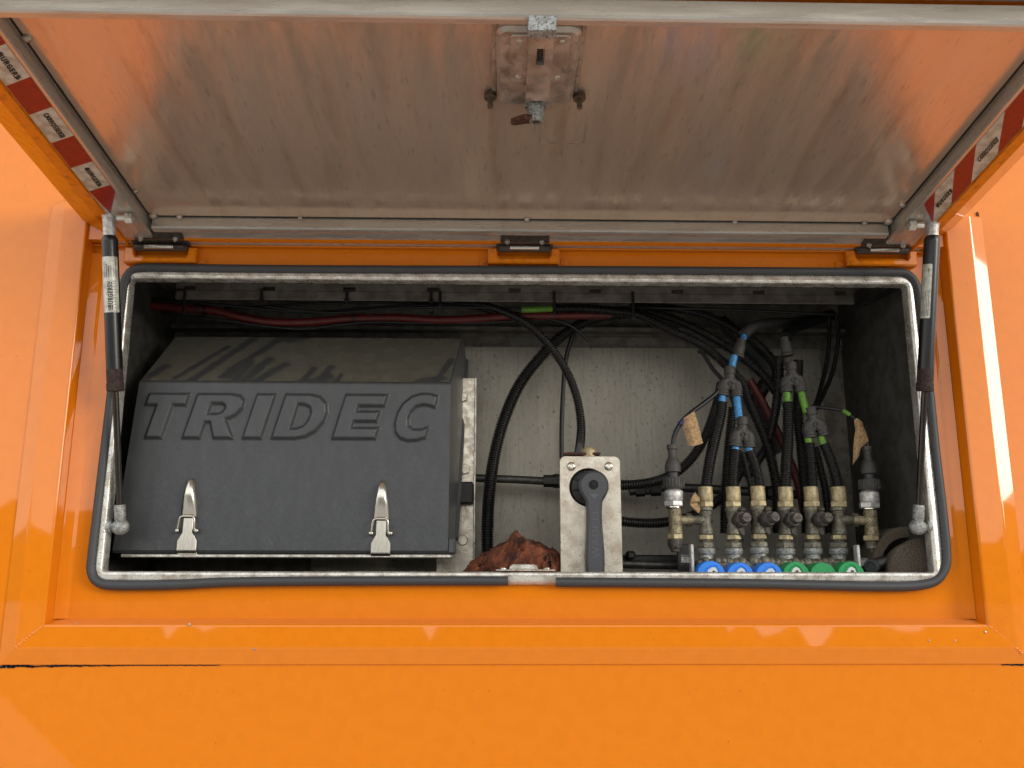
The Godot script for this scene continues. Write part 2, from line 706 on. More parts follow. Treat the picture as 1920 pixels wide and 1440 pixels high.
	m.normal_enabled = true
	m.normal_texture = lumps
	m.normal_scale = 0.15
	M.white_zinc = m
	m = tri(mat(Color(0.27, 0.25, 0.24), 0.6, 0.25), Vector3.ONE * 15.0)
	m.albedo_texture = blotch
	m.normal_enabled = true
	m.normal_texture = lumps
	m.normal_scale = 0.2
	specks(m, dust, Vector3.ONE * 14.0)
	M.knob = m
	m = tri(mat(Color(0.80, 0.78, 0.73), 0.24, 1.0), Vector3(30, 6, 30))
	m.albedo_texture = nz(33, 0.02, 3, [[0.2, gray(0.93)], [0.7, gray(1.0)]])
	M.stainless = m
	m = tri(mat(Color(0.76, 0.73, 0.67), 0.42, 0.7), Vector3.ONE * 7.0)
	m.albedo_texture = nz(35, 0.008, 5, [[0.2, gray(0.84, 0.03)], [0.5, gray(0.94, 0.01)], [0.75, gray(1.0)]])
	m.roughness_texture = rough_a
	specks(m, nz(37, 0.075, 4, [[0.0, Color(0.05, 0.05, 0.045, 0.9)], [0.17, Color(0.07, 0.07, 0.06, 0.7)], [0.24, Color(0.1, 0.1, 0.08, 0.0)]]), Vector3.ONE * 8.0)
	M.plate = m
	m = tri(mat(Color(0.30, 0.30, 0.29), 0.42, 0.6), Vector3.ONE * 12.0)
	m.albedo_texture = blotch
	M.pipe = m
	M.grimy_dark = tri(mat(Color(0.30, 0.27, 0.245), 0.45, 0.4), Vector3.ONE * 16.0)
	M.grimy_dark.albedo_texture = blotch
	M.grimy_steel = tri(mat(Color(0.40, 0.34, 0.28), 0.7, 0.3), Vector3.ONE * 16.0)
	M.grimy_steel.albedo_texture = blotch
	M.black_steel = tri(mat(Color(0.13, 0.125, 0.12), 0.5, 0.3), Vector3.ONE * 20.0)
	M.black_steel.albedo_texture = blotch
	m = tri(mat(Color(0.36, 0.19, 0.12), 0.85), Vector3.ONE * 14.0)
	m.albedo_texture = blotch
	m.normal_enabled = true
	m.normal_texture = lumps
	m.normal_scale = 0.4
	specks(m, nz(39, 0.03, 5, [[0.3, Color(0.09, 0.08, 0.075, 0.9)], [0.5, Color(0.12, 0.1, 0.09, 0.4)], [0.7, Color(0.4, 0.22, 0.1, 0.0)]]), Vector3.ONE * 12.0)
	M.rust = m
	m = tri(mat(Color(0.47, 0.255, 0.15), 0.95), Vector3.ONE * 9.0)
	m.albedo_texture = blotch
	m.normal_enabled = true
	m.normal_texture = bumps(41, 0.2, 2, 4.0)
	m.normal_scale = 0.25
	specks(m, nz(43, 0.012, 4, [[0.2, Color(0.08, 0.055, 0.05, 0.85)], [0.4, Color(0.14, 0.08, 0.06, 0.5)], [0.6, Color(0.2, 0.08, 0.05, 0.0)]]), Vector3.ONE * 5.0)
	M.rag = m
	m = tri(mat(Color(0.53, 0.48, 0.41), 0.95), Vector3.ONE * 8.0)
	m.albedo_texture = nz(45, 0.12, 3, [[0.2, gray(0.45)], [0.5, gray(0.75)], [0.8, gray(1.0)]])
	m.normal_enabled = true
	m.normal_texture = bumps(47, 0.22, 2, 8.0)
	m.normal_scale = 1.0
	M.webbing = m
	m = tri(mat(Color(0.66, 0.55, 0.40), 0.9), Vector3.ONE * 30.0)
	m.albedo_texture = blotch
	m.normal_enabled = true
	m.normal_texture = lumps
	m.normal_scale = 0.2
	M.paper = m
	M.red_cable = tri(mat(Color(0.36, 0.085, 0.06), 0.5), Vector3.ONE * 12.0)
	M.red_cable.albedo_texture = blotch
	M.blue_mark = tri(mat(Color(0.26, 0.56, 0.80), 0.45), Vector3.ONE * 30.0)
	M.blue_mark.albedo_texture = blotch
	M.green_mark = tri(mat(Color(0.38, 0.58, 0.17), 0.45), Vector3.ONE * 30.0)
	M.green_mark.albedo_texture = blotch
	M.blue_cap = tri(mat(Color(0.16, 0.50, 0.90), 0.4), Vector3.ONE * 20.0)
	specks(M.blue_cap, pits, Vector3.ONE * 9.0)
	M.green_cap = tri(mat(Color(0.07, 0.56, 0.30), 0.4), Vector3.ONE * 20.0)
	specks(M.green_cap, pits, Vector3.ONE * 9.0)
	M.white_print = mat(Color(0.80, 0.81, 0.80), 0.5)
	M.ink = mat(Color(0.05, 0.05, 0.05), 0.6)
	M.faint_ink = mat(Color(0.34, 0.34, 0.33), 0.6)
	M.lever_mark = mat(Color(0.285, 0.29, 0.31), 0.42)
	M.void = mat(Color(0.02, 0.02, 0.02), 0.8)
	m = tri(mat(Color(0.74, 0.72, 0.66), 0.5), Vector3.ONE * 9.0, false)
	m.albedo_texture = blotch
	M.tape_white = m
	m = tri(mat(Color(0.55, 0.065, 0.065), 0.4), Vector3.ONE * 9.0, false)
	m.albedo_texture = nz(49, 0.02, 4, [[0.2, gray(0.85)], [0.7, gray(1.0)]])
	M.tape_red = m
	m = tri(mat(Color(0.78, 0.78, 0.73), 0.4, 0.2), Vector3.ONE * 14.0)
	m.albedo_texture = nz(51, 0.012, 4, [[0.2, gray(0.8)], [0.7, gray(1.0)]])
	M.sticker = m
	M.strut_paint = tri(mat(Color(0.075, 0.08, 0.085), 0.3), Vector3.ONE * 10.0)
	M.dark_rust = M.rust.duplicate()
	M.dark_rust.albedo_color = Color(0.21, 0.135, 0.105)
	M.rod = tri(mat(Color(0.30, 0.28, 0.26), 0.22, 0.9), Vector3(60, 1.0, 60))
	M.rod.albedo_texture = streak
	M.ground = tri(mat(Color(0.38, 0.375, 0.37), 0.9), Vector3.ONE * 0.8)
	M.ground.albedo_texture = fine
	M.pale_slab = tri(mat(Color(0.74, 0.72, 0.69), 0.85), Vector3.ONE * 0.5)
	M.pale_slab.albedo_texture = fine
	M.skyline_green = tri(mat(Color(0.24, 0.27, 0.18), 0.95), Vector3.ONE * 0.05)
	M.skyline_green.albedo_texture = blotch

# ---------------------------------------------------------------- the truck: side wall, raised frame, locker, door
const ZW := 0.022
const ZM := 0.030
var XL: float
var XR: float
var YB: float
var YT: float

func D(x: float, h: float, u: float) -> Vector3:         # door coordinates: across, up from the sheet, out from the hinge
	return Vector3(x, h, u)

func strip(mb: MB, prof: Array, x0: Callable, x1: Callable, out: Vector3) -> void:
	for i in prof.size() - 1:
		mb.quad(x0.call(prof[i]), x0.call(prof[i + 1]), x1.call(prof[i + 1]), x1.call(prof[i]), out)

func make_truck() -> void:
	var t := thing("truck", "orange truck side with a long steel-lined locker standing open", "truck", Vector3(0.04, -0.95, 0))
	# lines of the raised frame: outer edge, outer bevel end, inner bevel start, inner bevel end
	var lx := [P(19, 1078, ZW).x, P(42, 1078, ZM).x, P(91, 1078, ZM).x, P(113, 1078, 0).x]
	var rx := [P(1917, 1085, ZW).x, P(1894, 1085, ZM).x, P(1844, 1085, ZM).x, P(1818, 1085, 0).x]
	var by := [P(960, 1245, ZW).y, P(960, 1215, ZM).y, P(960, 1172, ZM).y, P(960, 1160, 0).y]
	var top := P(107, 376, ZM).y
	var yh := P(980, 463, 0.012).y                        # upper edge of the strip that carries the hinges
	var b := MB.new()
	var th := 0.02
	for r in [[-2.2, lx[2], -0.62, 1.15], [rx[2], 2.2, -0.62, 1.15], [lx[2], rx[2], -0.62, by[2]], [lx[2], rx[2], yh + 0.002, 1.15]]:
		b.box(at(Vector3((r[0] + r[1]) / 2, (r[2] + r[3]) / 2, ZW - th / 2)), Vector3(r[1] - r[0], r[3] - r[2], th))
	part("side_panel", b, M.paint, t)
	# raised frame of three mitred lengths
	var frame := func(called: String, ends: Array, _axis: int):
		var q := MB.new()
		var fn := []                                         # normals of the three flats
		for i in 3:
			var m: Vector3 = (ends[0][i + 1] - ends[0][i]).cross(ends[1][i] - ends[0][i]).normalized()
			fn.append(m if m.z > 0 else -m)
		var lines := [[], []]
		var norms := [fn[0]]
		for e in 2:
			lines[e].append(ends[e][0])
		for c in [1, 2]:
			for k in 6:
				var f := k / 5.0
				for e in 2:
					var o: Vector3 = ends[e][c]
					var wa: float = 0.0035 / maxf((ends[0][c - 1] - ends[0][c]).length(), 0.004)
					var wb: float = 0.0035 / maxf((ends[0][c + 1] - ends[0][c]).length(), 0.004)
					lines[e].append(o.lerp(ends[e][c - 1], minf(wa, 0.4)).lerp(o, f).lerp(o.lerp(ends[e][c + 1], minf(wb, 0.4)), f))
				norms.append(fn[c - 1].slerp(fn[c], f))
		for e in 2:
			lines[e].append(ends[e][3])
		norms.append(fn[2])
		var deep := Vector3(0, 0, -0.0025)
		q.quad(ends[0][0], ends[1][0], ends[1][0] + deep, ends[0][0] + deep, ends[0][0] - ends[0][1])
		for i in norms.size() - 1:
			q.nquad([lines[0][i], lines[0][i + 1], lines[1][i + 1], lines[1][i]], [norms[i], norms[i + 1], norms[i + 1], norms[i]])
		part(called, q, M.paint, t)
	var pz := [ZW + 0.0024, ZM, ZM - 0.0014, 0.0]
	b = MB.new()
	var col := func(xs: Array, i: int, y: float): return Vector3(xs[i], y, pz[i])
	var cornl := []
	var cornr := []
	var topl := []
	var topr := []
	for i in 4:
		cornl.append(Vector3(lx[i], by[i], pz[i]))
		cornr.append(Vector3(rx[i], by[i], pz[i]))
		topl.append(Vector3(lx[i], top if i < 3 else yh, pz[i]))
		topr.append(Vector3(rx[i], top - 0.01 if i < 3 else yh, pz[i]))
	topl[0].y -= 0.006
	frame.call("raised_frame", [cornl, topl], 0)
	frame.call("raised_frame", [cornr, topr], 0)
	frame.call("raised_frame", [cornl, cornr], 1)
	# end caps of the two uprights and weld beads on the mitres
	b = MB.new()
	for e in [[topl, lx], [topr, rx]]:
		b.tri(e[0][0], e[0][1], Vector3(e[0][1].x, e[0][1].y + 0.009, ZW), Vector3(0, 1, 0.3))
		b.quad(e[0][1], e[0][2], Vector3(e[0][2].x, e[0][2].y + 0.009, ZW), Vector3(e[0][1].x, e[0][1].y + 0.009, ZW), Vector3(0, 1, 0.3))
	part("frame_end_cap", b, M.worn_paint, t)
	b = MB.new()
	var rng := RandomNumberGenerator.new()
	rng.seed = 4
	for e in [[cornl, 0], [cornr, 1]]:
		b = MB.new()
		for k in 16:
			var f := (k + rng.randf() * 0.7) / 16.0
			var p: Vector3 = e[0][2].lerp(e[0][1], f) if e[1] == 0 else e[0][2].lerp(e[0][0], f)
			b.ball(Vector3(p.x, p.y, ZM - 0.0018 + 0.0012 * minf(f / 0.68, 1.0) if e[1] == 0 or f < 0.68 else ZM - 0.0006 - (f - 0.68) * 0.025), 0.0022 * rng.randf_range(0.5, 1.0), 8, Vector3(1.3, 1.0, 0.55))
		part("weld_bead", b, M.paint, t)
	# cracked sealant under the frame
	b = MB.new()
	for k in 46:
		var f := k / 70.0
		var x: float = lx[0] + 0.003 + f * 0.42
		var w := maxf(0.0, 0.4 - f)
		b.box(at(Vector3(x, by[0] - 0.0012 - 0.003 * w * rng.randf_range(0.4, 1.6), ZW + 0.0006), Basis(Vector3.BACK, rng.randf_range(-0.12, 0.12))), Vector3(0.0095, 0.0006 + 0.0022 * w + 0.006 * w * rng.randf_range(0.0, 1.0), 0.0012))
	part("cracked_sealant", b, M.void, t)
	b = MB.new()
	for k in 6:
		b.box(at(Vector3(rx[0] - 0.006 - k * 0.006, by[0] - 0.0014, ZW + 0.0006), Basis(Vector3.BACK, rng.randf_range(-0.1, 0.1))), Vector3(0.009, 0.001 + 0.0022 * rng.randf() * (1.0 - k / 6.0), 0.0012))
	part("cracked_sealant", b, M.void, t)
	# flat recess round the opening, folded at the top
	XL = P(193, 1060, 0.012).x
	XR = P(1747, 1023, 0.012).x
	YB = P(960, 1072, 0.014).y
	YT = P(960, 526.5, 0.014).y
	b = MB.new()
	var z0 := -0.0015
	for r in [[lx[3], XL - 0.004, by[3], yh], [XR + 0.004, rx[3], by[3], yh], [XL - 0.004, XR + 0.004, by[3], YB - 0.004], [XL - 0.004, XR + 0.004, YT + 0.004, yh]]:
		b.box(at(Vector3((r[0] + r[1]) / 2, (r[2] + r[3]) / 2, z0)), Vector3(r[1] - r[0], r[3] - r[2], 0.003))
	b.box(at(Vector3((lx[3] + rx[3]) / 2, yh + 0.0003, 0.0035), Basis(Vector3.RIGHT, 0.25)), Vector3(rx[3] - lx[3], 0.0025, 0.010), 0.001)
	part("recessed_surround", b, M.paint, t)
	# second low fold beside each upright, as pressed into the surround
	for s in [[lx[3], 1.0], [rx[3], -1.0]]:
		b = MB.new()
		var q := PackedVector2Array([Vector2(0, 0), Vector2(0.016 * s[1], 0), Vector2(0.012 * s[1], 0.0022), Vector2(0.002 * s[1], 0.005), Vector2(0, 0.006)])
		for i in [1, 2, 3]:
			b.quad(Vector3(s[0] + q[i].x, by[3], q[i].y), Vector3(s[0] + q[i + 1].x, by[3], q[i + 1].y), Vector3(s[0] + q[i + 1].x, yh - 0.012, q[i + 1].y), Vector3(s[0] + q[i].x, yh - 0.012, q[i].y), Vector3(0, 0, 1))
		part("pressed_fold", b, M.paint, t)
	# galvanised lining of the opening: front lip, rounded edge, return
	var prof := [Vector2(-0.017, 0.0022), Vector2(-0.0158, 0.0105), Vector2(-0.009, 0.0118), Vector2(-0.005, 0.0132), Vector2(-0.0022, 0.0128), Vector2(-0.0006, 0.0112), Vector2(0.0, 0.0085), Vector2(0.0, -0.005), Vector2(-0.002, -0.005)]
	var ring := rounded(XR - XL, YT - YB, 0.004, 3)
	var mid := Vector2((XL + XR) / 2, (YT + YB) / 2)
	var rows := []
	for q in prof:
		var row := PackedVector3Array()
		var big := rounded(XR - XL - 2 * q.x, YT - YB - 2 * q.x, 0.004 - q.x, 3)
		for k in big.size() + 1:
			var c := big[k % big.size()] + mid
			row.append(Vector3(c.x, c.y, q.y))
		rows.append(row)
	b = MB.new()
	for r in rows.size() - 1:
		for c in ring.size():
			var nn := func(rr: int, cc: int):
				var a: Vector3 = rows[mini(rr + 1, rows.size() - 1)][cc] - rows[maxi(rr - 1, 0)][cc]
				var e: Vector3 = rows[rr][mini(cc + 1, ring.size())] - rows[rr][maxi(cc - 1, 0)]
				var m := a.cross(e).normalized()
				var toward: Vector3 = Vector3(mid.x, mid.y, 1.2) - rows[rr][cc]
				return m if m.dot(toward) > 0 else -m
			b.nquad([rows[r][c], rows[r][c + 1], rows[r + 1][c + 1], rows[r + 1][c]], [nn.call(r, c), nn.call(r, c + 1), nn.call(r + 1, c + 1), nn.call(r + 1, c)])
	var lip := part("opening_lip", b, M.galvanised, t)
	# broad sill strip below the opening
	b = MB.new()
	b.box(at(Vector3((XL + XR) / 2, YB - 0.0083, 0.0035)), Vector3(XR - XL + 0.004, 0.0150, 0.009), 0.002)
	part("sill_strip", b, M.galvanised, lip)
	# strike plate for the latch
	b = MB.new()
	var sp := P(985, 1069, 0.012)
	var k := S(985, 1069, 0.012)
	b.box(at(sp + Vector3(0, 0, -0.012)), Vector3(112 * k, 0.0022, 0.03), 0.0008)
	var strike := part("strike_plate", b, M.galvanised, t)
	b = MB.new()
	b.prism(at(sp + Vector3(-3 * k, 0.001, -0.004)), PackedVector2Array([Vector2(-27 * k, 0), Vector2(27 * k, 0), Vector2(25 * k, 7 * k), Vector2(20 * k, 9.5 * k), Vector2(-20 * k, 9.5 * k), Vector2(-25 * k, 7 * k)]), -0.012, 0.0, 0.001)
	part("strike_lug", b, M.galvanised, strike)
	for dx in [-41, 41]:
		b = MB.new()
		b.lathe(at(sp + Vector3(dx * k, 0.001, -0.008)), [Vector2(0.004, 0), Vector2(0.004, 0.0016), Vector2(0.0025, 0.0026), Vector2(0, 0.0028)], 12)
		part("rivet", b, M.galvanised, strike)
	# rubber door seal: open at the strike
	var sz := 0.009
	var pts := PackedVector3Array()
	for q in [[1042, 1091], [1200, 1092], [1400, 1094], [1550, 1097.5], [1650, 1099.5], [1715, 1098], [1752, 1089], [1770, 1066], [1773, 1035], [1765, 950], [1753, 850], [1742, 740], [1731, 640], [1722, 565], [1716, 535], [1700, 515.5], [1670, 511.5], [1500, 510], [1200, 508], [960, 507]]:
		pts.append(P(q[0], q[1], sz))
	for q in [[600, 506], [350, 504], [275, 503.5], [248, 509], [236, 530], [231, 562], [222, 640], [209, 750], [196, 860], [183, 970], [174, 1045], [173, 1072], [184, 1090], [215, 1097], [330, 1096], [430, 1091], [600, 1089], [800, 1088.5], [953, 1088.5]]:
		pts.append(P(q[0], q[1], sz))
	pts = smooth(pts, 0.006)
	rows = []
	for a in 13:
		rows.append(PackedVector3Array())
	for i in pts.size():
		var d := (pts[mini(i + 1, pts.size() - 1)] - pts[maxi(i - 1, 0)]).normalized()
		var side := d.cross(Vector3.BACK).normalized()
		for a in 13:
			var g := -0.35 + (PI + 0.7) * a / 12.0
			rows[a].append(pts[i] + side * cos(g) * 0.0068 * (1.0 if sin(g) > 0 else 0.8) + Vector3(0, 0, sin(g) * 0.0085 - 0.0005))
	b = MB.new()
	b.sheet(rows, Vector3.BACK)
	part("door_seal", b, M.rubber, t)
	make_hinges(t, yh)
	make_locker(t)
	make_door(t)
	# chips and spots in the paint
	b = MB.new()
	for q in [[477, 1217, 2.0], [355, 1171, 2.5], [142, 1169, 1.5], [1848, 1185, 2.0], [1742, 1201, 1.5], [1791, 1201, 1.3], [1905, 988, 2.2], [1880, 955, 1.8]]:
		var z := ZM if q[1] > 1165 else ZW
		b.ball(P(q[0], q[1], z), q[2] * 0.0007, 8, Vector3(1, 1.3, 0.4))
	part("paint_chip", b, M.alu_plate, t)
	# a nick of torn paint at the head of the right upright
	b = MB.new()
	b.ball(P(1833, 403, ZW + 0.001), 0.004, 8, Vector3(0.6, 1.3, 0.4))
	part("paint_chip", b, M.rust, t)

func _xy(p: Vector3) -> Vector2:
	return Vector2(p.x, p.y)

func make_hinges(t: Node3D, yh: float) -> void:
	for q in [[302, 464, 0], [983, 466, 1], [1654, 470, 2]]:
		var z := 0.012
		var k := S(q[0], q[1], z)
		var c := P(q[0], q[1], z)
		var b := MB.new()
		# orange base: foot along the wall, two uprights, screw tabs
		b.prism(at(Vector3(c.x, c.y, 0.0)), scaled(PackedVector2Array([Vector2(-68, -29), Vector2(64, -29), Vector2(66, -27), Vector2(66, 1), Vector2(50, 1), Vector2(50, -12), Vector2(46, -18), Vector2(-46, -18), Vector2(-50, -12), Vector2(-50, 1), Vector2(-68, 1)]), k), 0.0, 0.0125, 0.002)
		b.box(at(Vector3(c.x, c.y - 16 * k, 0.003)), Vector3(100 * k, 5 * k, 0.006), 0.001)
		for s in [-1.0, 1.0]:
			if (q[2] == 0 and s < 0) or (q[2] == 2 and s > 0):
				continue
			b.prism(at(Vector3(c.x + s * 74 * k, c.y - 23 * k, 0.0)), rounded(20 * k, 16 * k, 4 * k), 0.0, 0.0025, 0.0006)
		var h := part("hinge", b, M.worn_paint, t)
		for s in [-1.0, 1.0]:
			if (q[2] == 0 and s < 0) or (q[2] == 2 and s > 0):
				continue
			b = MB.new()
			b.lathe(at(Vector3(c.x + s * 74 * k, c.y - 22 * k, 0.0025), Basis(Vector3.RIGHT, PI / 2)), [Vector2(0.0044, 0), Vector2(0.004, 0.0012), Vector2(0.0022, 0.0018), Vector2(0.002, 0.001), Vector2(0, 0.001)], 14)
			part("screw", b, M.worn_paint, h)
		b = MB.new()
		b.box(at(c + Vector3(0, -1.5 * k, 0.001)), Vector3(100 * k, 11 * k, 0.008), 0.002)
		b.box(at(c + Vector3(-36 * k, -1.5 * k, 0.006)), Vector3(22 * k, 7 * k, 0.004), 0.001)
		b.box(at(c + Vector3(36 * k, -1.5 * k, 0.006)), Vector3(22 * k, 7 * k, 0.004), 0.001)
		part("pin_housing", b, M.grimy_dark, h)
		b = MB.new()
		b.lathe(at(c + Vector3(-27 * k, -1.5 * k, 0.0062), Basis(Vector3.BACK, -PI / 2)), [Vector2(0.0, 0), Vector2(0.0037, 0), Vector2(0.0037, 54 * k), Vector2(0.0, 54 * k)], 14)
		part("hinge_pin", b, M.stainless, h)
		b = MB.new()
		var e0 := door_at + door_basis * D(0, -0.0198, -0.046) + Vector3(c.x, 0, 0)
		var e1 := door_at + door_basis * D(0, -0.0122, -0.0165) + Vector3(c.x, 0, 0)
		var ey := (e1 - e0).normalized()
		var lb := Basis(Vector3.RIGHT, ey, Vector3.RIGHT.cross(ey))
		var tall := (e1 - e0).length()
		b.prism(at(e0, lb), PackedVector2Array([Vector2(-53 * k, 0), Vector2(53 * k, 0), Vector2(53 * k, tall * 0.4), Vector2(46 * k, tall * 0.5), Vector2(45 * k, tall), Vector2(-43 * k, tall), Vector2(-45 * k, tall * 0.5), Vector2(-53 * k, tall * 0.4)]), 0.0, 0.003, 0.0006)
		part("hinge_leaf", b, M.grimy_dark, h)
		for s in [-32.0, 32.0]:
			b = MB.new()
			b.lathe(at(e0 + lb * Vector3(s * k, tall * 0.6, 0.003), lb * Basis(Vector3.RIGHT, PI / 2)), [Vector2(0.0037, 0), Vector2(0.0037, 0.0025), Vector2(0.0016, 0.0025), Vector2(0.0016, 0.0058), Vector2(0, 0.0058)], 6, true)
			part("hinge_nut", b, M.galvanised, h)

func make_locker(t: Node3D) -> void:
	# steel box behind the opening: walls with thickness, closed on five sides
	var zb := -0.25
	var xl := P(322, 650, zb).x
	var xr := P(1590, 750, zb).x
	var yt := P(960, 533, -0.12).y + 0.012
	var yf := YB - 0.05
	var slab := func(called, a: Vector3, c: Vector3, m):
		var q := MB.new()
		q.box(at((a + c) / 2), (c - a).abs())
		return part(called, q, m, t)
	slab.call("locker_floor", Vector3(xl - 0.03, yf - 0.004, zb - 0.02), Vector3(xr + 0.03, yf, -0.003), M.dull_steel)
	slab.call("locker_roof", Vector3(xl - 0.03, yt, zb - 0.02), Vector3(xr + 0.03, yt + 0.004, -0.003), M.dull_steel)
	slab.call("locker_wall", Vector3(xl - 0.004, yf, zb - 0.02), Vector3(xl, yt, -0.003), M.shaded_wall)
	slab.call("locker_wall", Vector3(xr, yf, zb - 0.02), Vector3(xr + 0.004, yt, -0.003), M.shaded_wall)
	slab.call("locker_back", Vector3(xl, yf, zb - 0.016), Vector3(xr, yt, zb - 0.012), M.dull_steel)
	var y1 := P(960, 651, zb).y
	slab.call("back_panel", Vector3(P(600, 700, zb).x, yf, zb - 0.004), Vector3(P(1540, 700, zb).x, y1, zb), M.back_steel)
	var yl := P(960, 626, zb + 0.01).y
	slab.call("back_rail", Vector3(xl, y1 + 0.001, zb - 0.012), Vector3(xr, yl, zb - 0.007), M.dull_steel)
	slab.call("back_rail", Vector3(xl, yl + 0.006, zb - 0.012), Vector3(xr, yl + 0.012, zb + 0.012), M.dull_steel)
	# perforated cable rail along the front of the roof
	var zr := -0.12
	var ya := P(960, 566, zr).y
	var yb := P(960, 549, zr).y
	var yc := P(960, 541, zr).y
	var b := MB.new()
	var x0 := P(330, 550, zr).x
	var x1 := P(1600, 550, zr).x
	b.box(at(Vector3((x0 + x1) / 2, (ya + yb) / 2, zr)), Vector3(x1 - x0, yb - ya, 0.003), 0.0008)
	var slots := []
	for px in [355, 505, 655, 812, 965, 1116, 1270, 1422, 1575]:
		slots.append(P(px, 545, zr).x)
	var x := x0
	for s in slots + [x1 + 0.0095]:
		b.box(at(Vector3((x + s - 0.0095) / 2, (yb + yc) / 2, zr)), Vector3(s - 0.0095 - x, yc - yb, 0.003))
		x = s + 0.0095
	b.box(at(Vector3((x0 + x1) / 2, yc + 0.001, zr)), Vector3(x1 - x0, 0.002, 0.003))
	b.box(at(Vector3((x0 + x1) / 2, yc + 0.0032, zr - 0.02)), Vector3(x1 - x0, 0.0025, 0.043))
	b.box(at(Vector3((x0 + x1) / 2, (yc + yt) / 2 + 0.002, zr - 0.03)), Vector3(x1 - x0, yt - yc - 0.004, 0.003))
	part("cable_rail", b, M.dull_steel, t)

